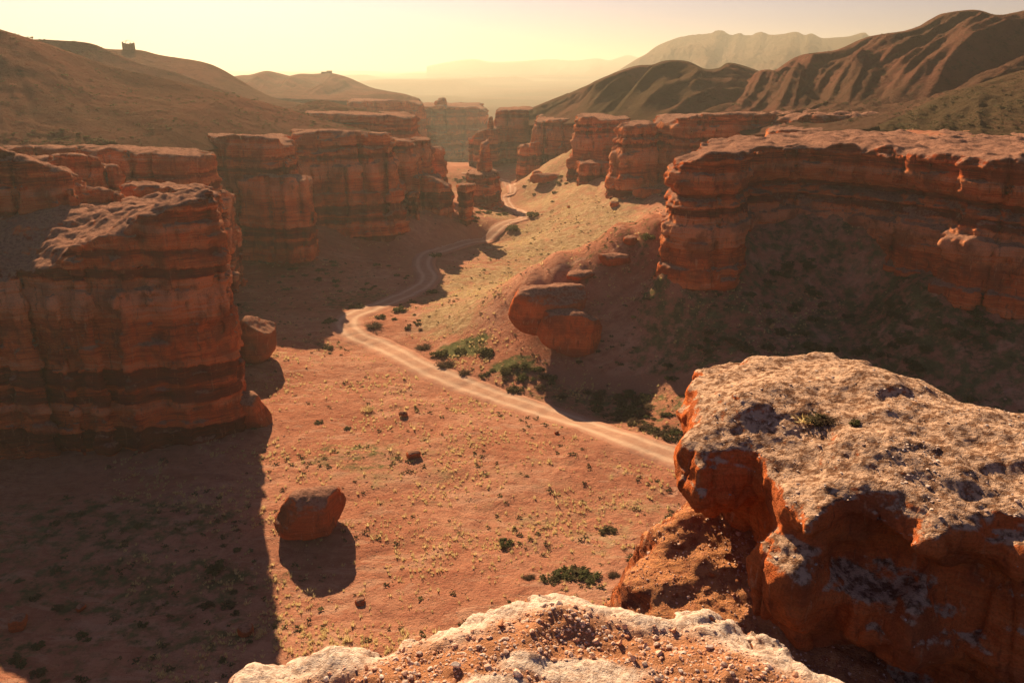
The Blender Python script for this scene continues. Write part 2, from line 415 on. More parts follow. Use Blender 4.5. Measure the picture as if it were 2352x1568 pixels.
def ground(x, y):
    x = np.asarray(x, float); y = np.asarray(y, float); sh = np.broadcast(x, y).shape
    x = np.broadcast_to(x, sh).ravel(); y = np.broadcast_to(y, sh).ravel()
    X = x / GS; Y = y / GS; z = _tw[-3] + _tw[-2] * X + _tw[-1] * Y
    for i, g in enumerate(GP):
        r2 = (X - g[0] / GS) ** 2 + (Y - g[1] / GS) ** 2
        z = z + _tw[i] * r2 * np.log(r2 + 1e-12)
    z = z + .55 * fbm(x, y, 0, 22, 3) + .16 * fbm(x, y, 4, 3.0, 3)
    # gullies running down the talus
    slope = sstep(3, 14, z)
    z = z + .10 * (1 - 2 * np.abs(gnoise(x / 9 + .6 * gnoise(x / 20, y / 20, 1), y / 16, 8))) * sstep(-2, 2, 6 - z)
    z = z + slope * 1.1 * (np.abs(gnoise(x / 7, y / 30, 3)) * 2 - .5)
    return z.reshape(sh)
def ground1(x, y): return float(ground(np.array([x]), np.array([y]))[0])
def on_ground(px, py):
    """point where the sight line through a photo position meets the terrain"""
    u = (px - 1176) / FPX; v = (784 - py) / FPX
    d = np.array([u, CT + v * ST, -ST + v * CT])
    ts = np.geomspace(60, 1200, 1500); X = ts * d[0]; Y = ts * d[1]; Z = CAMZ + ts * d[2]
    g = ground(X, Y); i = np.argmax(Z < g)
    return np.array([X[i], Y[i], g[i]])

# road centre line
RD = [(2000, 1240), (1750, 1125), (1560, 1052), (1450, 1012), (1300, 962), (1150, 915), (1030, 870), (950, 832), (868, 792), (822, 772), (797, 750), (806, 728),
      (870, 702), (940, 673), (972, 655), (985, 635), (972, 610), (980, 588), (1020, 572), (1080, 555), (1130, 536), (1160, 515), (1205, 500), (1196, 487), (1168, 470),
      (1163, 450), (1178, 436), (1165, 424), (1152, 415), (1120, 405), (1060, 398)]
RDW = np.array([on_ground(*q)[:2] for q in RD])
def smooth_line(pts, n=40):
    pts = np.asarray(pts, float); out = []
    for i in range(len(pts) - 1):
        p0 = pts[max(i - 1, 0)]; p1 = pts[i]; p2 = pts[i + 1]; p3 = pts[min(i + 2, len(pts) - 1)]
        for t in np.linspace(0, 1, n, endpoint=False):
            out.append(.5 * ((2 * p1) + (p2 - p0) * t + (2 * p0 - 5 * p1 + 4 * p2 - p3) * t * t + (3 * p1 - p0 - 3 * p2 + p3) * t ** 3))
    out.append(pts[-1]); return np.array(out)
RL = smooth_line(RDW, 24)
def dist_line(x, y, L, step=6):
    d = np.full(x.shape, 1e9)
    for q in L[::step]: d = np.minimum(d, (x - q[0]) ** 2 + (y - q[1]) ** 2)
    return np.sqrt(d)

# terrain sheet, finer near the camera
nA, nR = 440, 430
rr = np.concatenate([np.geomspace(45, 620, nR - 40), np.geomspace(632, 1100, 40)]); aa = np.linspace(R(-41), R(41), nA)
AA, RR = np.meshgrid(aa, rr, indexing='ij'); GX = RR * np.sin(AA); GY = RR * np.cos(AA)
GZ = ground(GX, GY)
rdst = dist_line(GX, GY, RL)
GZ = GZ - .22 * (1 - sstep(3.4, 5.0, rdst))
def blobs(x, y, B):
    v = np.zeros(x.shape)
    for px, py, rx, ry, wgt in B:
        c = F(px, py) if py > 400 else P(px, py, 520)
        v = np.maximum(v, wgt * (1 - sstep(.45, 1.15, np.sqrt(((x - c[0]) / rx) ** 2 + ((y - c[1]) / ry) ** 2))))
    return v
VEG = [(1280, 560, 40, 60, .85), (1150, 660, 32, 42, .85), (1250, 500, 36, 60, .8), (1300, 450, 60, 90, .75), (1050, 740, 14, 20, .8), (1200, 420, 50, 110, .6), (1450, 500, 30, 30, .7),
       (1300, 1060, 32, 22, .28), (1400, 1200, 20, 14, .42), (900, 1060, 16, 14, .45), (1100, 1180, 30, 16, .25), (700, 780, 24, 30, .30)]
GRN = [(850, 690, 22, 14, .55), (1060, 808, 9, 7, .8), (1180, 850, 8, 5, .7), (1350, 900, 30, 9, .55), (1450, 940, 26, 10, .5), (820, 1050, 12, 8, .5), (1010, 930, 18, 5, .35),
       (620, 720, 24, 12, .4), (760, 790, 14, 10, .4), (1080, 420, 30, 60, .45), (1180, 500, 16, 18, .4), (1900, 780, 60, 40, .55), (2100, 900, 50, 30, .62), (1600, 850, 20, 20, .6), (1480, 480, 26, 30, .4),
       (330, 1340, 26, 9, .55), (120, 1300, 30, 12, .5), (430, 1450, 16, 5, .55), (150, 1500, 30, 8, .45), (250, 1200, 30, 10, .55), (680, 650, 40, 24, .35)]
vegA = blobs(GX, GY, VEG); grnA = blobs(GX, GY, GRN)
steep = sstep(8, 26, GZ)
grnA = np.maximum(grnA, .42 * sstep(3, 20, GZ) * (GX > 12))
WASH = smooth_line(np.array([F(*q)[:2] for q in [(1240, 862), (1330, 872), (1420, 880), (1500, 892), (1580, 908), (1700, 935)]]), 20)
bare = 1 - sstep(1.5, 3.2, dist_line(GX, GY, WASH, 3) + .8 * gnoise(GX / 4, GY / 4, 1))
bare = np.maximum(bare, .6 * (1 - sstep(3.5, 9.0, rdst)))
gm = make_mesh('ground', np.stack([GX, GY, GZ], -1).reshape(-1, 3), grid_quads(nA, len(rr))[:, ::-1], attrs={'veg': vegA.ravel(), 'green': grnA.ravel(), 'bare': bare.ravel()}, mat=MSOIL)
link('ground', gm, kind='structure')

# road strip with ruts
Rt = np.gradient(RL, axis=0); Rt /= np.linalg.norm(Rt, axis=1)[:, None]; Rn = np.c_[-Rt[:, 1], Rt[:, 0]]
us = np.linspace(-1, 1, 15)
wd = np.interp(RL[:, 1], [200, 260, 360], [4.3, 4.0, 2.7]) + .8 * gnoise(np.arange(len(RL)) / 16., 0 * RL[:, 0], 5)
RX = RL[:, None, 0] + Rn[:, None, 0] * us[None] * wd[:, None]; RY = RL[:, None, 1] + Rn[:, None, 1] * us[None] * wd[:, None]
cz = ground(RL[:, 0], RL[:, 1])[:, None]
RZ = ground(RX, RY) * .6 + cz * .4 + .03 - .30 * sstep(.78, 1, np.abs(us))[None] - .09 * np.exp(-((np.abs(us) - .42) / .13) ** 2)[None] + .10
q = grid_quads(len(RL), len(us))
link('road', make_mesh('road', np.stack([RX, RY, RZ], -1).reshape(-1, 3), q, attrs={'across': np.broadcast_to(us, RX.shape).ravel()}, mat=MROAD), kind='structure')

# ------------------------------------------------------------ hills
def hill(name, crest, foot, mat, nu=210, nv=84, spur=3.0, sw=26., p=1.25, back=80., seed=0., kind='structure', crn=2.0, drop=.35, skew=0.0):
    C = np.array([P(*c) for c in crest]); Ft = np.array([PZ(*c) for c in foot])
    C = smooth_line(C, 12); Ft = smooth_line(Ft, 12)
    def rs(A, n):
        L = np.r_[0, np.cumsum(np.linalg.norm(np.diff(A[:, :2], axis=0), axis=1))]
        return np.stack([np.interp(np.linspace(0, L[-1], n), L, A[:, k]) for k in range(3)], 1), L[-1]
    C, Lc = rs(C, nu); Ft, _ = rs(Ft, nu)
    t = np.linspace(0, 1, nv)[None, :, None]; tb = np.linspace(0, 1, 24)[1:][None, :, None]
    A = Ft[:, None] * (1 - t) + C[:, None] * t
    prof = (t[..., 0] ** p) * (1 - .12 * np.sin(t[..., 0] * math.pi))
    A[..., 2] = Ft[:, None, 2] + (C[:, None, 2] - Ft[:, None, 2]) * prof
    hgt = np.maximum(C[:, None, 2] - Ft[:, None, 2], 4)
    s = np.linspace(0, Lc, nu)[:, None]; s = s + 1.6 * sw * gnoise(s / (4 * sw), 0 * s, seed) ; T = t[..., 0]
    env = np.sin(np.clip(T, 0, 1) * math.pi * .93) ** .8
    n1 = 1 - 2 * np.abs(gnoise((s + skew * T * 60) / sw, T * .8 + seed, seed + .5)); n2 = 1 - 2 * np.abs(gnoise((s + skew * T * 60) / (sw * .42), T * 1.6 + seed, seed + 4.5))
    x, y = A[..., 0], A[..., 1]
    caz = C[:, 0] / C[:, 1]; cel = (C[:, 2] - CAMZ) / C[:, 1]; o_ = np.argsort(caz)
    A[..., 2] += env * spur * (n1 + .35 * n2 + .10 * (1 - 2 * np.abs(gnoise((s + skew * T * 60) / (sw * .16), T * 3 + seed, seed + 9))))  * np.clip(hgt / 20, .3, 2.0) + (.25 + env) * crn * .5 * fbm(x, y, seed, 9, 3)
    lim = CAMZ + A[..., 1] * (np.interp(A[..., 0] / A[..., 1], caz[o_], cel[o_]) - .0035 * (1 - T) ** .5)
    over = A[..., 2] - lim; A[..., 2] = np.where(over > 0, lim - .12 * over, A[..., 2])
    B = np.repeat(C[:, None], 23, 1); B = B + tb * np.array([0, back, 0]) ; B[..., 2] -= (tb[..., 0] ** 1.3) * back * drop
    B[..., 2] += .12 * crn * fbm(B[..., 0], B[..., 1], seed, 9, 3)
    V = np.concatenate([A, B], 1)
    m = make_mesh(name, V.reshape(-1, 3), grid_quads(nu, nv + 23), mat=mat)
    return link(name, m, kind=kind)
hill('hill', [(-420, -40, 290), (-150, 20, 292), (0, 68, 295), (80, 92, 300), (160, 120, 302), (240, 148, 305), (340, 172, 308), (430, 192, 312), (520, 215, 318), (620, 238, 325), (700, 262, 330), (780, 285, 330), (850, 300, 325)],
     [(-420, 38, 190), (-100, 38, 200), (150, 38, 215), (400, 38, 225), (560, 38, 255), (700, 38, 285), (850, 38, 300)], MHILL, spur=3.0, sw=46, seed=1, p=1.0, crn=.8)
hill('hill', [(-100, 85, 430), (60, 90, 430), (120, 92, 430), (200, 98, 430), (240, 113, 430), (320, 146, 430), (400, 166, 430), (480, 195, 425), (560, 222, 420), (640, 255, 415), (760, 280, 405)],
     [(-100, 45, 370), (400, 42, 365), (760, 36, 370)], MHILL, spur=2, sw=60, seed=2, crn=.8)
hill('hill', [(60, 90, 560), (200, 106, 560), (260, 113, 560), (320, 115, 560), (370, 127, 560), (460, 141, 560), (500, 155, 560), (540, 178, 555), (590, 208, 550), (640, 228, 545), (690, 236, 540), (760, 243, 520), (870, 266, 480)],
     [(60, 45, 450), (500, 42, 440), (870, 36, 430)], MHILL, spur=3, sw=70, seed=3, crn=.8)
hill('hill', [(640, 262, 440), (690, 240, 440), (740, 231, 440), (790, 241, 440), (850, 254, 430), (940, 263, 420)],
     [(640, 34, 380), (760, 36, 380), (940, 36, 392)], MHILLG, spur=1.6, sw=30, seed=4, nu=140, nv=60)
hill('hill', [(430, 200, 1150), (540, 175, 1150), (575, 172, 1150), (610, 163, 1150), (640, 168, 1150), (690, 182, 1130), (760, 205, 1100), (860, 225, 1000)],
     [(430, 40, 800), (640, 36, 760), (860, 34, 720)], MHILL, spur=7, sw=70, seed=5, back=250)
hill('hill', [(620, 190, 1250), (680, 171, 1250), (720, 170, 1250), (760, 168, 1250), (800, 178, 1220), (850, 200, 1150), (890, 209, 1050), (930, 216, 950), (962, 226, 850)],
     [(620, 30, 800), (760, 34, 740), (962, 34, 700)], MHILL, spur=7, sw=80, seed=6, back=250)
hill('hill', [(-200, 250, 235), (0, 258, 235), (60, 270, 235), (130, 292, 232), (200, 312, 228), (250, 325, 222)],
     [(-200, 36, 188), (60, 37, 188), (250, 38, 205)], MHILL, spur=1.2, sw=16, seed=7, nu=140, nv=60, back=40)
# right side
hill('hill', [(1215, 250, 560), (1265, 229, 580), (1331, 203, 600), (1402, 170, 600), (1462, 150, 600), (1500, 147, 600), (1534, 137, 600), (1578, 139, 600), (1618, 157, 595), (1651, 155, 590), (1674, 143, 590), (1701, 147, 590), (1745, 163, 585), (1800, 190, 560), (1900, 200, 560)],
     [(1215, 30, 470), (1300, 33, 440), (1420, 36, 400), (1560, 36, 360), (1700, 40, 350), (1900, 42, 340)], MHILLG, spur=14, sw=52, seed=8, p=1.1, skew=-2.6, nu=260, nv=104)
hill('hill', [(1600, 262, 380), (1660, 225, 420), (1745, 163, 460), (1785, 159, 465), (1842, 125, 470), (1928, 112, 470), (2001, 82, 470), (2085, 68, 470), (2128, 53, 470), (2168, 30, 470), (2218, 22, 470), (2251, 22, 470), (2295, 32, 470), (2352, 23, 470), (2500, -10, 460), (2700, -40, 450)],
     [(1600, 38, 330), (1760, 40, 320), (1900, 42, 315), (2100, 44, 300), (2352, 46, 290), (2700, 50, 270)], MHILL, spur=10, sw=54, seed=19, p=1.05, skew=-2.2, nu=320, nv=110)
hill('hill', [(1700, 268, 330), (1768, 255, 335), (1868, 234, 345), (1945, 208, 355), (2018, 184, 360), (2102, 157, 365), (2185, 123, 370), (2268, 90, 370), (2352, 66, 370), (2500, 20, 360), (2700, 0, 350)],
     [(1700, 38, 290), (1900, 41, 270), (2100, 43, 260), (2352, 44, 250), (2700, 46, 235)], MHILL, spur=4.0, sw=40, seed=10, p=1.1, skew=-2.4, nu=270, nv=96)
hill('hill', [(2020, 290, 255), (2118, 250, 262), (2152, 232, 266), (2202, 208, 270), (2268, 188, 272), (2352, 162, 272), (2500, 120, 265), (2700, 90, 255)],
     [(2020, 42, 215), (2200, 43, 205), (2352, 44, 200), (2700, 46, 185)], MHILLG, spur=2.4, sw=22, seed=11, p=1.1, nu=220, nv=84)
hill('mountain', [(1400, 175, 2900), (1458, 138, 2900), (1485, 123, 2900), (1512, 104, 2900), (1559, 86, 2900), (1601, 79, 2900), (1628, 77, 2900), (1655, 67, 2900), (1681, 78, 2900), (1698, 76, 2900), (1721, 81, 2900), (1748, 73, 2900), (1768, 80, 2900), (1800, 78, 2900), (1828, 73, 2900), (1848, 80, 2900), (1865, 77, 2900), (1888, 87, 2900), (1918, 86, 2900), (1952, 83, 2900), (1985, 75, 2900), (2020, 84, 2900), (2200, 60, 2900)],
     [(1350, 10, 1700), (1700, 10, 1500), (2200, 10, 1500)], MFAR, spur=11, sw=210, seed=12, crn=9, p=1.25, nu=300, nv=90, back=600)
hill('mountain', [(980, 152, 9000), (1045, 140, 9000), (1090, 136, 9000), (1130, 142, 9000), (1200, 140, 9000), (1260, 136, 9000), (1320, 139, 9000), (1370, 134, 9000), (1400, 138, 9000), (1440, 127, 9000), (1465, 132, 9000), (1500, 140, 9000), (1700, 140, 9000)],
     [(980, 20, 6500), (1300, 20, 6000), (1700, 10, 5500)], MFAR, spur=20, sw=500, seed=13, crn=25, nu=240, nv=40, back=1500)
# plain beyond the canyon mouth
pa = np.linspace(R(-50), R(50), 170); pr = np.geomspace(1000, 30000, 170)
A2, R2 = np.meshgrid(pa, pr, indexing='ij'); PX, PY = R2 * np.sin(A2), R2 * np.cos(A2)
PZz = np.interp(R2, [1000, 1500, 2500, 4000, 7000, 12000, 30000], [-60, -25, -32, -20, 0, 20, 20])
q4 = np.maximum(0, gnoise(PX / 900, PY / 1500, 1)) * 2
PZz = PZz + 26 * sstep(.25, .45, q4) * sstep(1300, 2200, R2) + 12 * fbm(PX, PY, 2, 700, 4) + np.clip(PX / 1000, 0, 6) * 8
link('plain', make_mesh('plain', np.stack([PX, PY, PZz], -1).reshape(-1, 3), grid_quads(170, 170)[:, ::-1], mat=MFAR), kind='structure')

# ------------------------------------------------------------ cliffs, buttes and pinnacles
def cliff(name, pts, zb, res, label, cat, mat=None, group=None, **kw):
    """pts: (px, Y, py of the crest) around the plan outline"""
    W = [P(px, py, Y) for px, Y, py in pts]
    m = rock_mesh(name, [q[:2] for q in W], [q[2] for q in W], zb, res, mat or MROCK, **kw)
    return thing(name, m, label, cat, group)
# left wall, near to far
cliff('cliff', [(-380, 114, 540), (-120, 117, 640), (20, 118, 635), (110, 118, 612), (180, 119, 570), (260, 120, 532), (340, 121, 495), (410, 124, 462), (450, 126, 446), (485, 128, 440), (497, 133, 447), (485, 150, 440), (440, 168, 440), (320, 172, 450), (150, 172, 470), (-380, 172, 440)],
      -3, .41, 'massive dark red banded rock wall standing in the left foreground', 'cliff', MROCKN, batter=.02, amp=.38, warp=.8, crack=1.0, flute=.5, rough=.62, rnd=.9, topn=1.3, tilt=.03,
      top_pts=[(-60, 135, 36), (-75, 140, 37), (-50, 132, 38.5), (-48, 140, 40)])
cliff('cliff', [(-420, 142, 310), (-100, 140, 325), (-10, 140, 338), (35, 141, 352), (70, 142, 368), (120, 143, 388), (165, 144, 402), (190, 148, 418), (180, 162, 415), (60, 170, 380), (-420, 175, 300)],
      24, .45, 'lumpy orange rock behind the left foreground wall, at the left frame edge', 'rock formation', MROCKN, batter=.08, rnd=2.2, rough=.6, warp=1.5)
cliff('cliff', [(180, 152, 432), (215, 150, 428), (262, 150, 438), (285, 153, 452), (280, 163, 452), (190, 166, 425)],
      26, .4, 'small rounded block with a pale cap right of the lumpy orange rock', 'rock formation', MROCKN, batter=.06, rnd=1.8, rough=.5)
cliff('cliff', [(60, 176, 362), (110, 172, 356), (170, 170, 350), (230, 171, 362), (262, 174, 385), (268, 184, 395), (240, 192, 372), (60, 195, 350)],
      22, .5, 'grey capped mound with a pebbly top behind the lumpy orange rock', 'rock formation', batter=.1, rnd=2.2, rough=.5)
cliff('cliff', [(292, 158, 430), (330, 156, 424), (372, 154, 432), (420, 153, 436), (470, 154, 432), (500, 160, 440), (480, 172, 432), (300, 176, 430)],
      20, .42, 'dark notched block rising behind the crest of the left foreground wall', 'rock formation', MROCKN, batter=.05, rnd=1.8, rough=.6)
cliff('cliff', [(-120, 204, 342), (60, 203, 340), (200, 200, 341), (240, 198, 346), (330, 197, 352), (400, 196, 352), (470, 197, 358), (488, 203, 372), (484, 222, 350), (420, 240, 335), (-120, 245, 318)],
      4, .55, 'long straight banded wall with a grey rim behind the left foreground rock', 'cliff', batter=.05, amp=.7)
cliff('rock_pillar', [(500, 196, 440), (516, 195, 436), (528, 198, 442), (524, 204, 440), (504, 205, 438)],
      6, .4, 'squat rounded pillar beside the right end of the long straight wall', 'rock pillar', batter=.03, rnd=1.5)
cliff('cliff', [(470, 246, 312), (530, 241, 311), (600, 239, 312), (640, 240, 318), (664, 245, 335), (672, 262, 318), (660, 290, 306), (470, 290, 304)],
      4, .6, 'tall rounded buttress in shade left of the broad buttress, with a stepped foot', 'cliff', batter=.14, amp=.8)
cliff('rock_shelf', [(552, 234, 408), (600, 231, 404), (660, 230, 404), (706, 233, 410), (708, 248, 402), (560, 252, 400)],
      6, .55, 'flat topped lower step at the foot of the tall rounded buttress', 'rock shelf', batter=.05)
cliff('cliff', [(670, 268, 310), (700, 269, 305), (740, 272, 301), (800, 271, 300), (850, 272, 301), (882, 276, 310), (896, 288, 320), (890, 318, 305), (670, 318, 300)],
      0, .6, 'broad banded buttress with rounded top and wide foot, midway along the left wall', 'cliff', batter=.20, amp=.9)
cliff('cliff', [(888, 302, 322), (920, 300, 320), (945, 303, 324), (955, 312, 330), (945, 335, 318), (888, 338, 314)],
      0, .6, 'narrow shaded buttress tucked behind the broad buttress', 'cliff', batter=.08)
cliff('rock_pillar', [(938, 284, 446), (955, 282, 440), (968, 285, 444), (968, 292, 442), (942, 293, 440)],
      4, .45, 'short blocky pillar at the foot of the narrow shaded buttress', 'rock pillar', batter=-.02, rnd=1)
cliff('cliff', [(940, 322, 322), (965, 320, 319), (985, 322, 322), (988, 335, 318), (945, 345, 314)],
      4, .6, 'flat capped orange block standing above the low red dome', 'rock formation', batter=.05, amp=1.1)
cliff('rock_pillar', [(980, 346, 342), (1000, 344, 338), (1014, 347, 345), (1014, 362, 338), (985, 365, 335)],
      4, .6, 'small darker block right of the flat capped orange block', 'rock formation', batter=.08)
cliff('rock_mound', [(940, 302, 402), (970, 298, 398), (1005, 297, 408), (1030, 300, 425), (1036, 312, 425), (1005, 330, 396), (945, 330, 388)],
      0, .55, 'low red rounded mound with a sloping top beside the short blocky pillar', 'rock formation', batter=.08, rnd=2.5)
cliff('rock_pillar', [(1050, 298, 426), (1068, 296, 422), (1088, 298, 424), (1090, 308, 424), (1072, 313, 420), (1052, 310, 420)],
      -2, .45, 'mushroom like red pillar with a dark cap left of the tall pinnacle', 'rock pillar', batter=-.03, amp=1.0, rnd=1.2)
cliff('pinnacle', [(1077, 366, 389), (1100, 362, 388), (1125, 362, 388), (1138, 367, 390), (1136, 382, 386), (1105, 388, 384), (1079, 382, 386)],
      -4, .5, 'tall stepped pinnacle standing alone beside the dirt road in the middle of the canyon', 'pinnacle', batter=.13, amp=.7, warp=.8, crack=.6,
      top_pts=[(-10.5, 372, 30), (-9, 374, 34), (-12, 374, 28), (-8, 372, 30), (-9.6, 376, 32)], extra=lambda x, y, z: np.where(z > 15.8, 3.0 * (z > 15.8) + np.maximum(0, np.hypot(x + 10, (y - 374) * .7) - 5.0 + .20 * (z - 15)), 0), topn=.3)
cliff('cliff', [(700, 392, 258), (760, 388, 262), (830, 386, 264), (880, 386, 266), (950, 388, 270), (956, 400, 266), (940, 440, 258), (700, 450, 248)],
      4, .9, 'straight orange cliff lit from the side above the upper left wall', 'cliff', batter=.05)
cliff('cliff', [(800, 640, 234), (860, 630, 232), (925, 630, 229), (948, 640, 232), (972, 650, 240), (968, 700, 232), (800, 720, 226)],
      -20, 1.3, 'hazy flat topped cliff at the foot of the far left hills', 'cliff', batter=.08, sc=1.5, bandsc=1)
cliff('cliff', [(930, 800, 250), (970, 810, 244), (1010, 815, 243), (1060, 820, 246), (1095, 825, 246), (1112, 835, 250), (1122, 870, 248), (1100, 960, 236), (930, 960, 236)],
      -60, 1.7, 'broad pale hazy cliff closing the left side of the canyon mouth', 'cliff', batter=.12, sc=1.8, amp=1.4, bandsc=1)
cliff('rock_tower', [(998, 832, 236), (1006, 830, 226), (1012, 832, 232), (1016, 832, 224), (1022, 834, 226), (1024, 845, 236), (1000, 846, 234)],
      22, 1.0, 'ruin like cluster of rock towers on top of the hazy canyon mouth cliff', 'rock towers', batter=.1, sc=.8, bandsc=1, topn=2.5)
# right wall, far to near
cliff('cliff', [(1140, 522, 256), (1160, 518, 252), (1195, 518, 252), (1222, 522, 254), (1232, 540, 250), (1220, 590, 244), (1150, 590, 246)],
      -6, .9, 'sheer red cliff right behind the tall pinnacle', 'cliff', batter=.10)
cliff('rock_shelf', [(1080, 505, 318), (1095, 500, 302), (1120, 500, 296), (1140, 504, 296), (1150, 520, 290), (1095, 525, 300)],
      -6, .8, 'stepped red shoulder carrying a thin needle behind the tall pinnacle', 'rock formation', batter=.06)
cliff('rock_needle', [(1122, 508, 272), (1127, 507, 266), (1131, 508, 268), (1131, 511, 268), (1124, 512, 270)],
      20, .5, 'thin rock needle on the stepped red shoulder', 'rock needle', batter=.05, sc=.4, bandsc=1)
cliff('cliff', [(1232, 452, 278), (1262, 446, 274), (1300, 444, 273), (1345, 444, 272), (1370, 480, 262), (1240, 500, 262)],
      0, .85, 'smooth red cliff under the green hill foot', 'cliff', batter=.22)
cliff('rock_shelf', [(1190, 440, 350), (1205, 436, 330), (1235, 436, 325), (1250, 440, 330), (1250, 460, 320), (1200, 460, 330)],
      0, .8, 'low red step at the left foot of the smooth red cliff', 'rock shelf', batter=.1)
cliff('cliff', [(1326, 376, 272), (1345, 372, 267), (1372, 372, 269), (1388, 378, 276), (1420, 378, 276), (1440, 380, 274), (1450, 420, 264), (1330, 425, 260)],
      6, .75, 'orange topped double tower of banded rock in the right wall', 'cliff', batter=.13, amp=1.0)
cliff('rock_shelf', [(1332, 352, 376), (1355, 349, 372), (1385, 350, 372), (1402, 354, 374), (1398, 368, 370), (1335, 372, 368)],
      4, .65, 'squarish red block at the foot of the orange topped double tower', 'rock formation', batter=.05)
cliff('cliff', [(1424, 314, 292), (1440, 309, 287), (1475, 308, 286), (1500, 312, 284), (1504, 324, 282), (1495, 345, 276), (1432, 345, 278)],
      4, .6, 'tall banded buttress with a bright orange cap left of the near right cliff', 'cliff', batter=.17, amp=.9)
cliff('cliff', [(1504, 322, 288), (1525, 314, 279), (1560, 306, 270), (1600, 302, 264), (1680, 298, 260), (1765, 300, 262), (1800, 320, 262), (1800, 370, 256), (1510, 370, 262)],
      4, .65, 'long banded wall with a knobbly grey rim running behind the near right cliff', 'cliff', batter=.10, amp=.9)
cliff('cliff', [(1766, 276, 300), (1820, 272, 299), (1900, 268, 302), (1990, 262, 306), (2100, 250, 305), (2200, 246, 300), (2400, 240, 296), (2400, 300, 270), (1770, 320, 268)],
      20, .7, 'thin red wall face under a grey ledge above the near right cliff', 'cliff', batter=.06, amp=.9)
cliff('rock_ledge', [(1755, 304, 280), (1800, 298, 268), (1870, 290, 262), (1950, 286, 262), (2010, 280, 268), (2060, 290, 262), (1900, 330, 248), (1760, 335, 258)],
      32, .7, 'pale sunlit rock ledge at the foot of the right hills', 'rock ledge', batter=.5, rnd=2.5, rough=.7, topn=1.2)
# near right cliff
cliff('cliff', [(1536, 168, 384), (1560, 164, 376), (1600, 162, 362), (1640, 162, 350), (1700, 163, 347), (1722, 168, 345), (1745, 178, 338), (1850, 180, 332), (1950, 177, 332), (2040, 170, 340), (2120, 160, 350), (2200, 154, 355), (2215, 149, 362), (2260, 146, 366), (2352, 143, 350), (2560, 136, 335), (2560, 220, 300), (1900, 232, 300), (1650, 215, 318), (1545, 185, 370)],
      4, .48, 'dark overhanging cliff with a pale lichen rim dominating the right side', 'cliff', MROCKN, batter=.0, amp=.95, warp=1.0, flute=.22, crack=.5, rnd=1.6, rough=.5, topn=.8,
      extra=lambda x, y, z: 2.2 * np.exp(-((z - 36) / 3.6) ** 2) * sstep(44, 60, x) + 1.2 * np.exp(-((z - 35.0) / 1.5) ** 2) - .12 * np.clip(31 - z, 0, 8))

# ------------------------------------------------------------ boulders on the canyon floor
def blob_rock(name, px, py, wid, hgt, dep, label, mat=MBOULD, seed=0., rot=0., yaw=0., chop=5, sink=.12, res=None, cat='boulder', lean=0., group=None, loc=None):
    c = on_ground(px, py) if loc is None else np.array(loc, float)
    rs = np.random.default_rng(int(seed * 100) + 5)
    res = res or max(wid, hgt) / 34
    e = max(wid, dep, hgt) * .62
    g = np.arange(-e, e, res, dtype=np.float32); X, Y, Z = np.meshgrid(g, g, g, indexing='ij')
    cx = X - lean * Z
    q = np.sqrt((np.abs(cx) / (wid / 2)) ** 2.6 + (np.abs(Y) / (dep / 2)) ** 2.6 + (np.abs(Z) / (hgt / 2)) ** 2.6 + 1e-6) ** (2 / 2.6)
    Fv = (q - 1) * min(wid, dep, hgt) / 2
    for _ in range(chop):
        n = rs.normal(size=3); n /= np.linalg.norm(n); d = rs.uniform(.42, .74) * (abs(n[0]) * wid + abs(n[1]) * dep + abs(n[2]) * hgt) / 2
        Fv = np.maximum(Fv, cx * n[0] + Y * n[1] + Z * n[2] - d)
    V, Q = surface_nets(Fv.astype(np.float32), np.array([-e, -e, -e], np.float32), res)
    N = vnormals(V, Q); s = max(wid, hgt) / 9
    V = V + N * (s * .24 * fbm(V[:, 0] + seed, V[:, 1], V[:, 2] * 1.4, 2.6 * s, 5, .55) + s * .06 * strata((V[:, 2] + seed * 3) / (s * .6)))[:, None]
    b = np.clip(bandv(V[:, 2] / (s * .9) + 20 + seed) * .25 + .40, 0, 1)
    m = make_mesh(name, V + [0, 0, hgt * (.5 - sink)], Q, attrs={'band': b}, mat=mat)
    o = link(name, m, label=label, category=cat, group=group); o.location = c.tolist(); o.rotation_euler = (rot, 0, yaw)
    return o
blob_rock('boulder', 722, 1216, 10.4, 7.0, 8.0, 'large isolated reddish boulder casting a shadow on the open canyon floor', seed=1, yaw=.25, chop=12, sink=.1)
blob_rock('boulder', 596, 826, 7.5, 11.5, 9, 'tall dark block leaning out from behind the right edge of the left foreground wall', seed=2, chop=5, sink=.05, lean=.1)
blob_rock('boulder', 574, 972, 9.5, 6.6, 6, 'half buried reddish boulder at the foot of the left foreground wall', seed=3, chop=4, lean=-.3)
blob_rock('boulder', 1262, 764, 17, 12.5, 9, 'flat topped overhanging red block at the tip of the spur', seed=4.3, chop=7, sink=.02, lean=.22, yaw=.15)
blob_rock('boulder', 1300, 806, 15.5, 10.0, 9, 'ridged boulder fallen just below the flat topped red block', seed=5.1, chop=11, sink=.1, yaw=-.2)
blob_rock('boulder', 1310, 722, 4.5, 4, 4, 'small dark stone wedged behind the flat topped red block', seed=6, chop=4)
blob_rock('rock_outcrop', 1415, 600, 13, 2.6, 5, 'cracked pink outcrop lying along the crest of the spur', seed=7, chop=6, sink=.4, cat='rock outcrop', yaw=.3)
blob_rock('rock_outcrop', 1335, 632, 8, 2.0, 5, 'small pale outcrop just above the flat topped red block', seed=8, chop=6, sink=.55, cat='rock outcrop', yaw=.5)
blob_rock('rock_outcrop', 1640, 655, 13, 3.2, 5, 'pale slab lying under the prow of the near right cliff', seed=9, chop=5, sink=.4, cat='rock outcrop', yaw=-.2)
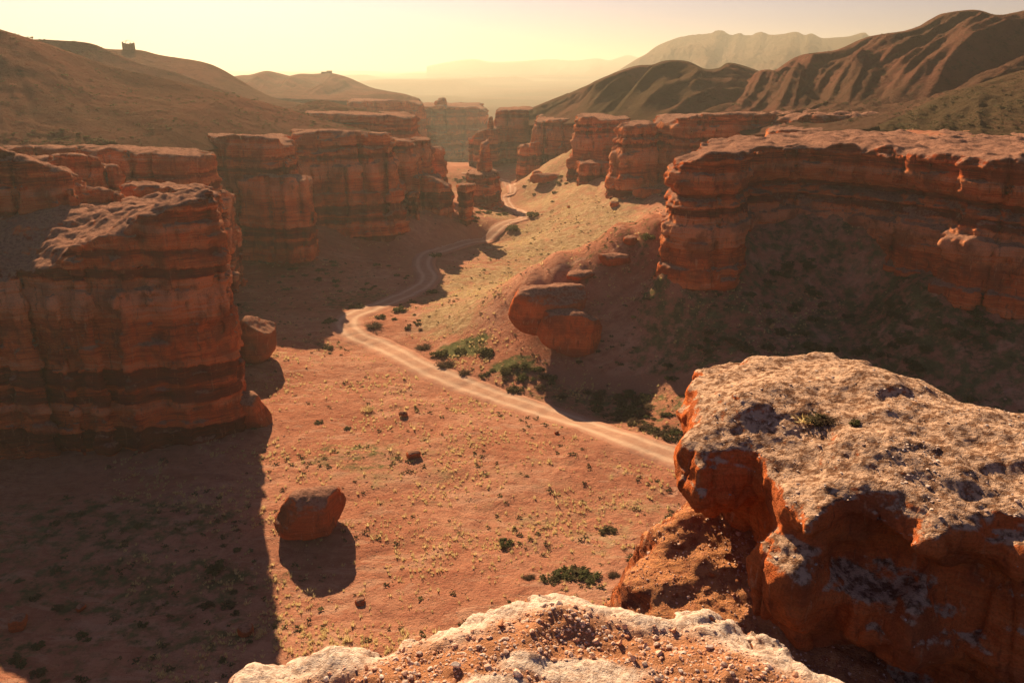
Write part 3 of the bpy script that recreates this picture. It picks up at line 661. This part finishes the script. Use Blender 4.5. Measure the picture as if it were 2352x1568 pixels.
blob_rock('rock_outcrop', 1255, 415, 22, 4.5, 9, 'dark low outcrop on the meadow slope under the orange topped double tower', seed=10, chop=6, sink=.3, cat='rock outcrop', yaw=.3)
blob_rock('rock_outcrop', 1490, 448, 12, 4, 6, 'cracked brown outcrop at the foot of the tall banded buttress', seed=11, chop=6, sink=.3, cat='rock outcrop')
for k, (px, py, ww, hh, lb) in enumerate([
        (1411, 474, 3.6, 2.6, 'small dark boulder on the meadow below the tall banded buttress'),
        (1233, 404, 5.5, 3.2, 'pink boulders beside the road bend right of the tall pinnacle'),
        (1306, 478, 1.6, 1.4, 'tiny red boulder in the meadow right of the road bend'),
        (1138, 473, 5.0, 2.0, 'low fallen rock at the right foot of the tall pinnacle'),
        (925, 956, 1.8, 1.2, 'small red stone standing in the open floor left of the road, nearest the road'),
        (950, 1050, 2.6, 1.5, 'pale crumbling stone on the open floor left of the road'),
        (708, 598, 3.0, 2.0, 'small pale stone on the shaded talus under the broad buttress'),
        (45, 1440, 2.4, 2.0, 'stone in the dark shade at the lower left edge'),
        (565, 1452, 2.4, 1.3, 'reddish stone just inside the shade, left of the sunlit floor'),
        (830, 1385, 1.6, .8, 'flat pale stone with white chips near the ledge'),
        (1278, 995, .9, .6, 'single small stone lying on the dirt road'),
        (185, 1400, 1.4, .9, 'light stone in the dark shade of the left foreground'),
        (1450, 560, 4.0, 2.2, 'brown outcrop stone under the bush at the prow of the near right cliff')]):
    blob_rock('boulder', px, py, ww, hh, ww * .8, lb, seed=20 + k, chop=6, sink=.25, yaw=k * .7, res=max(ww, hh) / 12)

# ------------------------------------------------------------ rocks at hand
fpoly = [(1.98, 8.9), (2.1, 9.8), (2.7, 10.8), (3.6, 11.3), (4.5, 11.4), (5.3, 10.9), (5.7, 10.0), (6.2, 9.3), (7.2, 8.9), (8.2, 8.7), (8.2, 5.6), (7.5, 5.9), (6, 6.1), (4.7, 6.7), (3.9, 7.0), (3.1, 7.15), (2.82, 7.6), (2.95, 8.1), (2.65, 8.15), (2.25, 8.1)]
fz = [55.8, 55.95, 56.0, 56.05, 56.05, 56.0, 56.0, 55.95, 55.8, 55.9, 56.0, 55.9, 55.8, 55.85, 55.85, 55.85, 55.8, 55.8, 55.8, 55.75]
def fextra(x, y, z):
    # overhang on the left lobe, throat under it, sill and lower bulge in front
    lobe = (1 - sstep(2.6, 4.2, x)) * sstep(7.3, 8.2, y)
    a = lobe * .75 * sstep(55.25, 54.5, z)
    a = a + .10 * np.sin(np.clip((55.9 - z) / 1.1, 0, 1) * math.pi)
    a = a + .55 * np.exp(-((z - 53.55) / .55) ** 2) * sstep(3.3, 4.2, x) - .25 * np.exp(-((z - 54.3) / .35) ** 2)
    a = a + .34 * gnoise(x / 1.1, y / 1.1, z / .7 + 3) * sstep(55.9, 55.3, z) * sstep(2.4, 3.0, x) + .17 * gnoise(x / .5, y / .5, z / .3) - .22 * np.exp(-((z - 55.55) / .22) ** 2) * (x > 2.9)
    bul = np.sqrt((x - 2.95) ** 2 + (y - 7.25) ** 2 + ((z - 54.85) * 1.2) ** 2)
    return a - .55 * (1 - sstep(.2, .75, bul))
m = rock_mesh('boulder', fpoly, fz, 52.4, .066, MFRONT, sc=.11, batter=-.02, amp=.12, fine=.15, block=0, warp=2.2, flute=.08, crack=.15, rnd=4.0, rough=.50, topn=.45,
              top_pts=[(3.5, 9.3, 56.22), (4.6, 9.6, 56.32), (5.5, 8.6, 56.2), (4.2, 8.2, 56.15), (3.0, 9.2, 56.2), (6.5, 7.5, 56.2)], extra=fextra, sub=1, bandsc=.25)
BIG = thing('boulder', m, 'huge pale topped orange boulder filling the lower right corner', 'boulder')
spoly = [(1.45, 7.6), (1.62, 8.5), (1.95, 9.3), (2.6, 9.9), (4.2, 9.6), (4.2, 6.4), (3.0, 5.6), (1.9, 5.6), (1.3, 6.4)]
m = rock_mesh('rock_shelf', spoly, [54.0, 54.3, 54.6, 54.6, 54.6, 53.8, 53.4, 53.2, 53.5], 51.8, .068, rock_mat('orange_rubble', .085, (1.2, 1.4, 1.3), dust=(.55, .24, .10), lichen=(.38, .15, .07)), sc=.11, batter=.35, amp=.15, fine=.3, block=.15, warp=2.0, flute=.3, crack=.4, rnd=4.0, rough=.5, topn=.9, sub=1, bandsc=.3)
SHELF = thing('rock_shelf', m, 'crumbly bright orange rock ramp left under the huge boulder', 'rock shelf')

# ledge under the camera
lpoly = [(-1.5, .6), (-1.05, 1.55), (-.92, 1.82), (-.72, 1.93), (-.60, 2.02), (-.46, 2.06), (-.30, 2.17), (-.12, 2.2), (.0, 2.30), (.13, 2.31), (.28, 2.29), (.42, 2.24), (.60, 2.22), (.74, 2.14), (.86, 2.00), (.96, 1.86), (1.02, 1.62), (1.25, .6), (1.3, .1), (-1.3, .1)]
def gravel_mask(x, y, inside):
    e = sstep(-.10, -.22, inside + .09 * gnoise(x / .22, y / .22, 5)) 
    patch = 1 - sstep(.75, 1.1, np.sqrt(((x - .20) / .24) ** 2 + ((y - 1.94) / .06) ** 2) + .35 * gnoise(x / .12, y / .12, 2))
    patch2 = 1 - sstep(.75, 1.1, np.sqrt(((x + .05) / .13) ** 2 + ((y - 1.86) / .05) ** 2) + .35 * gnoise(x / .12, y / .12, 7))
    return e * (1 - np.maximum(patch, patch2))
def ledge_attr(V, N):
    ins = poly_sdf(V[:, 0], V[:, 1], np.array(lpoly)); return {'soil': gravel_mask(V[:, 0], V[:, 1], ins) * (N[:, 2] > .5)}
lpoly = [(x * (1.13 if x < -.5 else 1.04), y * 1.02 if y > 0 else y) for x, y in lpoly]
m = rock_mesh('rock_ledge', lpoly, [58.31] * len(lpoly), 57.45, .022, rock_mat('ledge_rock', .02, (1.35, 2.0, 2.2), dust=(.76, .59, .45), lichen=(.46, .31, .22), soilc=(.60, .27, .13)), sc=.045, batter=.12, amp=.6, warp=1.6, flute=.5, crack=.5, rnd=3.0, rough=.6, topn=.25, sub=1, bandsc=.3, attr=ledge_attr,
              top_pts=[(0, 1.4, 58.30), (.3, 1.9, 58.31), (-.4, 1.7, 58.29), (.15, 2.24, 58.33), (.5, 1.7, 58.30)])
LEDGE = thing('rock_ledge', m, 'pale edged rock ledge strewn with orange gravel along the bottom edge', 'rock ledge')

# ------------------------------------------------------------ plants
from mathutils.bvhtree import BVHTree
from mathutils import Vector
def quads_from(cs, us_, vs_):
    """leaf quads from centres and half axes"""
    V = np.stack([cs - us_ - vs_, cs + us_ - vs_, cs + us_ * .7 + vs_, cs - us_ * .7 + vs_], 1).reshape(-1, 3)
    return V, np.arange(len(V)).reshape(-1, 4)
def unit(n, rs): a = rs.normal(size=(n, 3)); return a / np.linalg.norm(a, axis=1)[:, None]
def bush_geo(n, seed, w=.5, h=.55, leaf=.07):
    rs = np.random.default_rng(seed)
    k = 9; cc = np.c_[rs.uniform(-.34, .34, (k, 2)), rs.uniform(.12, .36, k)] * [w / .5, w / .5, h / .55]; cr = rs.uniform(.12, .24, k)
    i = rs.integers(0, k, n); d = unit(n, rs); c = cc[i] + d * (cr[i] * rs.uniform(.45, 1.15, n))[:, None]
    c[:, 2] = np.abs(c[:, 2]) * .95 + .01
    a = unit(n, rs); b_ = np.cross(a, d + .3 * unit(n, rs)); b_ /= np.linalg.norm(b_, axis=1)[:, None] + 1e-6
    l = leaf * rs.uniform(.5, 1.2, n)[:, None]
    return quads_from(c, a * l, b_ * l * .5)
def blade_geo(n, seed, h=.6, spread=.5, wdt=.012, base=.16):
    rs = np.random.default_rng(seed); an = rs.uniform(0, 2 * math.pi, n); r = base * np.sqrt(rs.uniform(0, 1, n))
    p0 = np.c_[r * np.cos(an), r * np.sin(an), np.zeros(n)]
    lean = rs.uniform(.1, 1, n) * spread; a2 = an + rs.normal(0, .5, n)
    tip = p0 + np.c_[lean * np.cos(a2), lean * np.sin(a2), h * rs.uniform(.45, 1, n) * (1 - .35 * lean)]
    side = np.c_[-np.sin(a2), np.cos(a2), 0 * a2] * wdt
    mid = (p0 + tip) / 2 + [0, 0, h * .08]
    V = np.stack([p0 - side, p0 + side, mid + side * .8, tip], 1).reshape(-1, 3)
    return V, np.arange(len(V)).reshape(-1, 4)
def tmpl(name, g, mat):
    return make_mesh(name, g[0], g[1], smooth=False, mat=mat)
T_GREEN = [tmpl('foliage', bush_geo(420, 40 + i), MBG) for i in range(3)]
T_OLIVE = [tmpl('foliage', bush_geo(380, 50 + i, h=.45), MBO) for i in range(3)]
def twiggy(seed):
    a, qa = blade_geo(230, seed, h=.5, spread=.55, wdt=.010, base=.10); b, qb = bush_geo(170, seed + 1, h=.5, leaf=.045)
    return np.r_[a, b], np.r_[qa, qb + len(a)]
T_BROWN = [tmpl('foliage', twiggy(60 + i), MBB) for i in range(3)]
T_TUFT = [tmpl('foliage', blade_geo(90, 70 + i, h=.75, spread=.5, wdt=.02, base=.2), MBY) for i in range(3)]
TT = dict(g=T_GREEN, o=T_OLIVE, b=T_BROWN, y=T_TUFT)
def shrub_at(c, wid, typ, label, group=None, flat=1.0, cat='shrub', name='shrub'):
    o = link(name, random.choice(TT[typ]), label=label, category=cat, group=group)
    o.location = (float(c[0]), float(c[1]), float(c[2]) - .04 * wid); o.scale = (wid, wid * random.uniform(.8, 1.1), wid * flat * random.uniform(.75, 1.05))
    o.rotation_euler = (0, 0, random.uniform(0, 6.28)); return o
HERO = [
    (858, 752, 52, 'b', 'rounded olive brown shrub at the inner side of the sharp road bend'),
    (876, 730, 36, 'o', 'low dark shrub just beyond the rounded shrub at the sharp road bend'),
    (918, 714, 46, 'g', 'elongated green shrub beside the road above the sharp bend'),
    (972, 800, 52, 'b', 'grey brown ball shaped shrub left of the bright green thicket'),
    (1024, 842, 60, 'b', 'wide dry shrub between the road and the wash'),
    (1066, 860, 42, 'b', 'brown shrub right of the wide dry shrub between road and wash'),
    (1186, 896, 52, 'o', 'dark olive shrub below the long green patch in the wash'),
    (1240, 890, 36, 'b', 'reddish brown ball shrub under the right end of the long green patch'),
    (1290, 912, 34, 'b', 'small brown shrub alone on the strip between road and wash'),
    (1378, 908, 44, 'b', 'brown domed shrub at the edge of the dry wash'),
    (1348, 904, 36, 'b', 'brown domed shrub touching the left side of another domed shrub by the wash'),
    (756, 742, 44, 'g', 'pair like green shrub on the left of the sharp road bend'),
    (820, 706, 46, 'o', 'olive shrub left of the road above the sharp bend'),
    (752, 800, 36, 'o', 'small olive shrub on the sunlit floor left of the sharp road bend'),
    (992, 672, 36, 'g', 'green shrub hugging the right road edge below the shaded curve'),
    (1000, 590, 40, 'o', 'dark shrub on the inside of the shaded road curve'),
    (1224, 498, 44, 'g', 'big dark green shrub at the outer side of the far road bend'),
    (1176, 530, 46, 'g', 'broad green shrub clump right of the road near the pinnacle'),
    (1490, 552, 52, 'g', 'dark green bush rooted on the spur beside the prow of the near right cliff'),
    (1162, 1250, 54, 'g', 'single dark green shrub on the open sunlit floor in the lower middle'),
    (1394, 1222, 46, 'o', 'olive shrub on the open floor left of the huge boulder'),
    (1538, 1192, 38, 'o', 'small dark shrub almost touching the huge boulder on its left'),
    (1460, 1288, 62, 'o', 'low grey green shrub left of the orange rubble ramp'),
    (1410, 1322, 44, 'b', 'twiggy brown shrub right of the grassy mound'),
    (1215, 1328, 44, 'b', 'twiggy brown shrub left of the grassy mound'),
    (1250, 870, 40, 'b', 'brownish shrub at the left end of the dry wash'),
    (500, 1310, 60, 'g', 'dark shrub in the shade of the left wall near the shade edge'),
    (735, 972, 34, 'o', 'low shrub on the bare floor right of the half buried boulder'),
    (800, 985, 26, 'o', 'tiny shrub on the bare floor, second from the half buried boulder'),
    (845, 945, 46, 'y', 'dry yellowish tuft on the bare floor between boulder and road'),
]
for px, py, wpx, typ, lb in HERO:
    c = on_ground(px, py); zc = c[1] * CT + (CAMZ - c[2]) * ST
    shrub_at(c, wpx / FPX * zc * .85, typ, lb, flat=.72)
for k, (px, py) in enumerate([(1270, 1330), (1295, 1322), (1325, 1320), (1350, 1326)]):
    c = on_ground(px, py); shrub_at(c, 3.2, 'g' if k % 2 else 'o', 'dense olive green tussock on the mound above the foreground ledge', 'tussocks on the mound above the ledge', cat='grass tussock', name='grass_tussock', flat=.6)
def in_poly(px, py, poly): return poly_sdf(np.array([px], float), np.array([py], float), np.array(poly, float))[0] < 0
def region(poly, n, wr, types, label, group, flat=.8, seed=0):
    rs = np.random.default_rng(seed); x0, y0 = np.min(poly, 0); x1, y1 = np.max(poly, 0); k = 0; t = 0
    while k < n and t < 4000:
        t += 1; px, py = rs.uniform(x0, x1), rs.uniform(y0, y1)
        if not in_poly(px, py, poly): continue
        c = on_ground(px, py)
        if np.hypot(RL[:, 0] - c[0], RL[:, 1] - c[1]).min() < 5.0: continue
        if gnoise(c[0] / 13, c[1] / 13, seed) < -.12: continue
        wv, ty = rs.uniform(*wr), types[rs.integers(len(types))]
        look = ('large ' if wv > .5 * (wr[0] + wr[1]) else 'small ') + dict(g='green', o='olive', b='brown', y='straw')[ty]
        shrub_at(c, wv, ty, look + ' ' + label, group + ', ' + look, flat); k += 1
region([(1560, 800), (1700, 700), (1840, 560), (2050, 620), (2352, 720), (2352, 960), (2200, 920), (2050, 830), (1800, 815), (1600, 850), (1500, 890)], 92, (1.3, 3.6), 'ggo', 'shrub in the scrub covering the shaded slope under the near right cliff', 'shrubs on the shaded right slope', seed=2)
region([(1360, 700), (1560, 660), (1700, 690), (1560, 860), (1320, 850), (1300, 820)], 30, (.8, 1.8), 'oog', 'shrub on the shaded side of the spur behind the ridged boulder', 'shrubs on the shaded side of the spur', seed=3)
region([(990, 800), (1120, 790), (1130, 830), (1010, 835)], 10, (2.2, 3.4), 'g', 'bush in the thicket at the foot of the spur', 'bushes of the green thicket', seed=4)
region([(1110, 842), (1200, 838), (1340, 872), (1330, 890), (1130, 870)], 14, (1.8, 3.0), 'gg', 'bush in the long patch lining the dry wash', 'bushes of the long green patch', seed=5)
region([(1060, 850), (1110, 838), (1330, 885), (1560, 935), (1560, 1020), (1400, 960), (1180, 905)], 44, (1.0, 2.8), 'obbg', 'shrub on the strip between the road and the wash', 'shrubs between road and wash', seed=16)
region([(880, 700), (960, 680), (1010, 760), (960, 800), (890, 770)], 12, (.9, 2.0), 'gob', 'shrub inside the sharp road bend', 'shrubs inside the sharp road bend', seed=17)
region([(1400, 890), (1560, 930), (1560, 1020), (1440, 960)], 24, (1.6, 3.4), 'obg', 'shrub on the strip right of the road in front of the huge boulder', 'shrubs right of the road', seed=6)
region([(1085, 470), (1160, 480), (1200, 505), (1130, 530), (1080, 545)], 16, (1.8, 3.4), 'ggo', 'round shrub in the cluster below the tall pinnacle', 'shrubs below the pinnacle', seed=7)
region([(1030, 395), (1075, 398), (1075, 440), (1050, 420)], 6, (2, 3.6), 'g', 'shrub on the far floor left of the tall pinnacle', 'shrubs left of the pinnacle', seed=8)
region([(1170, 400), (1320, 400), (1300, 470), (1190, 480)], 12, (1.8, 3.2), 'ggo', 'shrub on the far meadow right of the tall pinnacle', 'shrubs on the far meadow', seed=9)
region([(650, 600), (940, 600), (950, 650), (800, 680), (620, 680)], 30, (1.2, 2.6), 'goo', 'shrub on the shaded floor left of the curving road', 'shrubs on the shaded floor left of the road', seed=10)
region([(100, 1180), (560, 1180), (640, 1500), (500, 1568), (0, 1568), (0, 1250)], 26, (.9, 2.2), 'go', 'shrub in the deep shade of the left foreground wall', 'shrubs in the left shade', flat=.6, seed=11)

def stuff_cover(name, tpl, pts, siz, mat, hscale=1.0):
    """countless small plants or stones joined into one cover"""
    tv, tq = tpl; n = len(pts); an = RNG.uniform(0, 6.28, n); c, s_ = np.cos(an), np.sin(an)
    sx = siz[:, None]
    V = np.empty((n, len(tv), 3), np.float32)
    V[..., 0] = pts[:, None, 0] + sx * (tv[None, :, 0] * c[:, None] - tv[None, :, 1] * s_[:, None])
    V[..., 1] = pts[:, None, 1] + sx * (tv[None, :, 0] * s_[:, None] + tv[None, :, 1] * c[:, None])
    V[..., 2] = pts[:, None, 2] + sx * tv[None, :, 2] * hscale
    Q = (tq[None] + (np.arange(n) * len(tv))[:, None, None]).reshape(-1, tq.shape[1])
    return link(name, make_mesh(name, V.reshape(-1, 3), Q, smooth=False, mat=mat), kind='stuff')
def scatter(n, amin, amax, rmin, rmax, dens, seed):
    rs = np.random.default_rng(seed); a = rs.uniform(R(amin), R(amax), n); r = np.sqrt(rs.uniform(rmin ** 1.0, rmax ** 1.0, n) ** 2)
    x, y = r * np.sin(a), r * np.cos(a); k = rs.uniform(0, 1, n) < dens(x, y); x, y = x[k], y[k]
    k = dist_line(x, y, RL) > 4.2; x, y = x[k], y[k]
    return np.c_[x, y, ground(x, y)]
vegf = lambda x, y: np.clip(blobs(x, y, VEG), 0, 1)
grnf = lambda x, y: np.clip(blobs(x, y, GRN), 0, 1)
clump = lambda x, y, s: sstep(-.05, .5, gnoise(x / s, y / s, 9))
p = scatter(42000, -24, 26, 62, 330, lambda x, y: (.30 + .7 * vegf(x, y)) * (.15 + clump(x, y, 9)), 1)
stuff_cover('dry_grass', blade_geo(7, 5, h=.8, spread=.6, wdt=.07, base=.15), p, RNG.gamma(3.2, .13, len(p)) + .08, MBY)
p = scatter(15000, -30, 24, 62, 175, lambda x, y: .04 + .95 * sstep(-.05, .45, gnoise(x / 16, y / 11, 19) + .5 * gnoise(x / 5, y / 4, 29)), 21)
stuff_cover('straw_tufts', blade_geo(16, 15, h=.75, spread=.42, wdt=.055, base=.26), p, RNG.gamma(5, .09, len(p)) + .1, MBY)
p = scatter(26000, -34, 42, 62, 330, lambda x, y: (.13 + .75 * grnf(x, y) + .40 * vegf(x, y) + .25 * sstep(4, 18, ground(x, y))) * (.1 + clump(x, y, 7)), 2)
stuff_cover('low_scrub', bush_geo(16, 6, leaf=.17), p, RNG.uniform(.35, 1.3, len(p)) , MBO, .8)
p = scatter(9000, -34, 42, 62, 330, lambda x, y: (.02 + .9 * grnf(x, y)) * (.1 + clump(x, y, 5)), 3)
stuff_cover('green_scrub', bush_geo(16, 7, leaf=.17), p, RNG.uniform(.4, 1.2, len(p)), MBG, .6)
def stone_geo(seed, sub=1):
    import bmesh
    bm = bmesh.new(); bmesh.ops.create_icosphere(bm, subdivisions=sub, radius=.5); rs = np.random.default_rng(seed)
    V = np.array([v.co for v in bm.verts]); Q = np.array([[v.index for v in f.verts] for f in bm.faces]); bm.free()
    for _ in range(9):
        n = unit(1, rs)[0]; d = rs.uniform(.16, .36); q = V @ n; V = V - np.maximum(q - d, 0)[:, None] * n
    return V * [1, rs.uniform(.7, 1), rs.uniform(.5, .8)], Q
def simple(name, c1, c2, sc_, bump=.0):
    b = NB(name); p_ = b.pos(); r = b.n('ObjectInfo').outputs['Random']; isl = b.n('NewGeometry').outputs['Random Per Island']
    f = b.math('MULTIPLY', b.math('ADD', isl, r), .5) if False else isl
    col = b.mix(b.n('Math', _operation='FRACT', i0=b.math('ADD', isl, r)).outputs[0], c1, c2)
    n_ = b.noise(p_, sc_, 5, .7); col = b.mix(b.mr(n_, .4, .7, 0, .5), col, tuple(q * .55 for q in c1))
    return b.done(col, .93, n_, .15 / sc_ if sc_ else .01)
MSTONE = simple('floor_stone', (.30, .12, .07), (.48, .27, .19), 4)
MGRAV = simple('ledge_gravel', (.60, .27, .14), (.80, .58, .43), 120)
MGRAVP = simple('pale_pebble', (.50, .33, .24), (.75, .60, .48), 60)
p = scatter(11000, -34, 30, 64, 200, lambda x, y: .2 + .8 * clump(x, y, 12), 4)
_cl = [on_ground(*q) for q in [(722, 1214), (560, 985), (575, 850), (1290, 815), (1262, 800), (1160, 480), (1630, 665), (1340, 450)]]
_c2 = np.concatenate([np.c_[c[0] + RNG.normal(0, 5, 90), c[1] + RNG.normal(-1, 4, 90)] for c in _cl]); p = np.r_[p, np.c_[_c2, ground(_c2[:, 0], _c2[:, 1])]]
stuff_cover('floor_stones', stone_geo(1), p, RNG.gamma(1.6, .10, len(p)) + .08, MSTONE)
p = scatter(22000, -34, 42, 100, 330, lambda x, y: .9 * sstep(2.5, 9, ground(x, y)) * (.2 + clump(x, y, 10)), 14)
stuff_cover('talus_rubble', stone_geo(6), p, RNG.gamma(1.5, .20, len(p)) + .12, MSTONE)
# scrub dotted over the near hills
def on_mesh(obs, n, seed, cond, nmin=.25):
    rs = np.random.default_rng(seed); out = []
    for o in obs:
        m = o.data; c = np.empty(len(m.vertices) * 3, np.float32); m.vertices.foreach_get('co', c); c = c.reshape(-1, 3) + np.array(o.location, np.float32)
        nn = np.empty(len(m.vertices) * 3, np.float32); m.vertices.foreach_get('normal', nn); nn = nn.reshape(-1, 3)
        k = (nn[:, 2] > nmin) & cond(c); c = c[k]
        if len(c): i = rs.integers(0, len(c), n); out.append(c[i] + rs.uniform(-1, 1, (n, 3)) * [1, 1, 0] * .6 * (np.linalg.norm(c[i][:, :2], axis=1)[:, None] / 300))
    return np.concatenate(out)
hills = [o for o in COL.objects if o.name.startswith('hill')]
hl = [o for o in hills if o.data.vertices[0].co[1] < 430]
p = on_mesh(hl, 1500, 5, lambda c: (c[:, 1] < 560))
k = gnoise(p[:, 0] / 24, p[:, 1] / 24, 3) > -.15; p = p[k]
stuff_cover('hill_scrub', bush_geo(10, 8, leaf=.22), p, RNG.gamma(4, .22, len(p)) + .2, MBO, .55)

# ------------------------------------------------------------ gravel, stones and plants on the rocks at hand
def bvh(o):
    m = o.data; n = len(m.vertices); c = np.empty(n * 3, np.float32); m.vertices.foreach_get('co', c); c = c.reshape(-1, 3) + np.array(o.location, np.float32)
    return BVHTree.FromPolygons([tuple(q) for q in c.tolist()], [tuple(q.vertices) for q in m.polygons])
def drop(tree, x, y, z=62):
    h = tree.ray_cast(Vector((x, y, z)), Vector((0, 0, -1))); return h[0], h[1]
LB = bvh(LEDGE); rs = np.random.default_rng(9)
rim = smooth_line(np.array(lpoly[1:17]), 10)
def ledge_pts(n, seed):
    rs = np.random.default_rng(seed); out = []
    x = rs.uniform(-1.25, 1.2, n); y = rs.uniform(1.1, 2.4, n)
    inside = poly_sdf(x, y, np.array(lpoly)); bare_ = gravel_mask(x, y, inside)
    for a, b_, m_ in zip(x, y, bare_):
        if rs.uniform() < m_:
            h, nn = drop(LB, a, b_)
            if h is not None and h.z > 57.8: out.append((a, b_, h.z))
    return np.array(out)
gp = ledge_pts(19000, 1); sz = RNG.gamma(2.0, .0046, len(gp)) + .005
stuff_cover('gravel', stone_geo(2), gp, sz, MGRAV)
gp = ledge_pts(3000, 2); stuff_cover('pale_gravel', stone_geo(3), gp, RNG.gamma(2.0, .0052, len(gp)) + .006, MGRAVP)
STN = [make_mesh('stone', *stone_geo(10 + i, 2), smooth=False, mat=MGRAVP if i % 3 == 0 else MGRAV) for i in range(6)]
gp = ledge_pts(420, 3)[:170]
for c in gp:
    z_ = rs.uniform(.022, .042); o = link('stone', random.choice(STN), label='chunky orange or pinkish stone lying in the gravel of the foreground ledge', category='stone', group='larger stones on the foreground ledge')
    o.location = (c[0], c[1], c[2] + z_ * .12); o.scale = (z_,) * 3; o.rotation_euler = (rs.uniform(-.4, .4), rs.uniform(-.4, .4), rs.uniform(0, 6))
BB = bvh(BIG); SB = bvh(SHELF)
def drop_many(tree, n, bx, seed, dens, nz=.5):
    rs = np.random.default_rng(seed); x = rs.uniform(bx[0], bx[1], n); y = rs.uniform(bx[2], bx[3], n); k = rs.uniform(0, 1, n) < dens(x, y); out = []
    for a, b_ in zip(x[k], y[k]):
        h, nn = drop(tree, a, b_, 58)
        if h is not None and nn.z > nz: out.append((a, b_, h.z))
    return np.array(out)
gp = drop_many(BB, 9000, (2.4, 9.5, 5.4, 11), 1, lambda x, y: .15 + .85 * sstep(-.1, .4, gnoise(x / .8, y / .8, 2)) * (y < 9.2))
stuff_cover('boulder_gravel', stone_geo(4), gp, RNG.gamma(1.6, .011, len(gp)) + .012, MGRAVP)
gp = drop_many(SB, 7000, (1.2, 4.3, 5.4, 10), 2, lambda x, y: .3 + .7 * sstep(-.2, .3, gnoise(x / .5, y / .5, 2)))
stuff_cover('ramp_rubble', stone_geo(5), gp, RNG.gamma(1.6, .012, len(gp)) + .012, MGRAV)
def hitpx(tree, px, py):
    u = (px - 1176) / FPX; v = (784 - py) / FPX
    return tree.ray_cast(Vector((0, 0, CAMZ)), Vector((u, CT + v * ST, -ST + v * CT)).normalized())[0]
for k, (px, py) in enumerate([(1850, 968), (1875, 962), (1900, 965)]):
    h = hitpx(BB, px, py)
    if h: shrub_at(h, .34, 'yob'[k], 'dry grass tuft growing in a hollow on top of the huge boulder', 'tuft on the huge boulder', cat='grass tuft', name='grass_tuft', flat=.5)
h = hitpx(BB, 1962, 975)
if h: shrub_at(h, .17, 'g', 'tiny bright green plant on top of the huge boulder', cat='plant', name='small_plant', flat=.7)

# ------------------------------------------------------------ lookouts on the far left hills
def box(x0, x1, y0, y1, z0, z1):
    V = np.array([(x, y, z) for x in (x0, x1) for y in (y0, y1) for z in (z0, z1)], float)
    return V, np.array([(0, 1, 3, 2), (4, 6, 7, 5), (0, 4, 5, 1), (2, 3, 7, 6), (0, 2, 6, 4), (1, 5, 7, 3)])
def join(parts):
    V, Q, n = [], [], 0
    for v, q_ in parts: V.append(v); Q.append(q_ + n); n += len(v)
    return np.concatenate(V), np.concatenate(Q)
MWALL = simple('lookout_stone', (.14, .07, .05), (.2, .1, .07), 1); MMET = simple('lookout_frame', (.35, .25, .15), (.4, .3, .2), 1)
c = P(296, 112, 560)
lk = bpy.data.objects.new('lookout', None); COL.objects.link(lk); lk.location = (c[0], c[1], c[2] - .6)
lk['label'] = 'round ruined looking lookout with a broken wall on the far left hilltop'; lk['category'] = 'lookout'
for a0, a1, hh in [(2.7, 3.9, 3.9), (4.1, 5.3, 3.5), (5.5, 6.6, 3.9), (.4, 1.5, 3.2), (1.7, 2.6, 3.4)]:
    seg = []
    for a in np.arange(a0, a1, .24):
        jj = random.uniform(-.5, .3); V, q_ = box(3.1, 3.9, -.44, .44, -1, hh + jj)
        ca, sa = math.cos(a), math.sin(a); V = np.c_[V[:, 0] * ca - V[:, 1] * sa, V[:, 0] * sa + V[:, 1] * ca, V[:, 2]]; seg.append((V, q_))
    link('wall_segment', make_mesh('wall_segment', *join(seg), smooth=False, mat=MWALL), lk)
rf = []
for a in np.arange(0, 6.28, math.pi / 4):
    ca, sa = math.cos(a), math.sin(a); V, q_ = box(0, 1, -.05, .05, -.05, .05); t = V[:, 0]
    r_ = 4.0 * (1 - t); V2 = np.c_[r_ * ca - V[:, 1] * sa, r_ * sa + V[:, 1] * ca, 4.6 + 1.3 * t + V[:, 2]]; rf.append((V2, q_))
    rf.append(box(3.9 * ca - .06, 3.9 * ca + .06, 3.9 * sa - .06, 3.9 * sa + .06, 3, 4.65))
link('roof_frame', make_mesh('roof_frame', *join(rf), smooth=False, mat=MMET), lk)
c = P(283, 110, 560)
m = make_mesh('sign', *join([box(-.07, .07, -.07, .07, -1, 2.6), box(-.55, .55, -.06, .06, 2.4, 3.5)]), smooth=False, mat=MWALL)
o = link('signpost', m, label='small signpost left of the ruined looking lookout on the skyline', category='sign'); o.location = (c[0], c[1], c[2])
for px, py, ww, hh, lb in [(745, 168, 8, 3.2, 'left of two tiny flat huts on the hazy left hilltop'), (757, 168, 7, 4.6, 'right and taller of two tiny flat huts on the hazy left hilltop')]:
    c = P(px, py + 3, 1240)
    hb = bpy.data.objects.new('hut', None); COL.objects.link(hb); hb.location = tuple(c); hb['label'] = lb; hb['category'] = 'hut'
    link('wall', make_mesh('wall', *box(-ww / 2, ww / 2, -2, 2, -3, hh), smooth=False, mat=MWALL), hb)
    link('roof', make_mesh('roof', *box(-ww / 2 - .4, ww / 2 + .4, -2.4, 2.4, hh, hh + .5), smooth=False, mat=MMET), hb)

# haze: one closed box of even air
hz = NB('haze_air')
pv = hz.n('VolumePrincipled', Color=(.62, .59, .46, 1), Density=.00019, Anisotropy=.45)
hz.t.links.new(pv.outputs[0], hz.out.inputs['Volume'])
hx0, hx1, hy0, hy1, hz0, hz1 = -26000, 26000, -400, 31000, -220, 300
hv = np.array([(x, y, z) for x in (hx0, hx1) for y in (hy0, hy1) for z in (hz0, hz1)], float)
hq = np.array([(0, 1, 3, 2), (4, 6, 7, 5), (0, 4, 5, 1), (2, 3, 7, 6), (0, 2, 6, 4), (1, 5, 7, 3)])
link('haze', make_mesh('haze', hv, hq, smooth=False, mat=hz.m), kind='stuff')
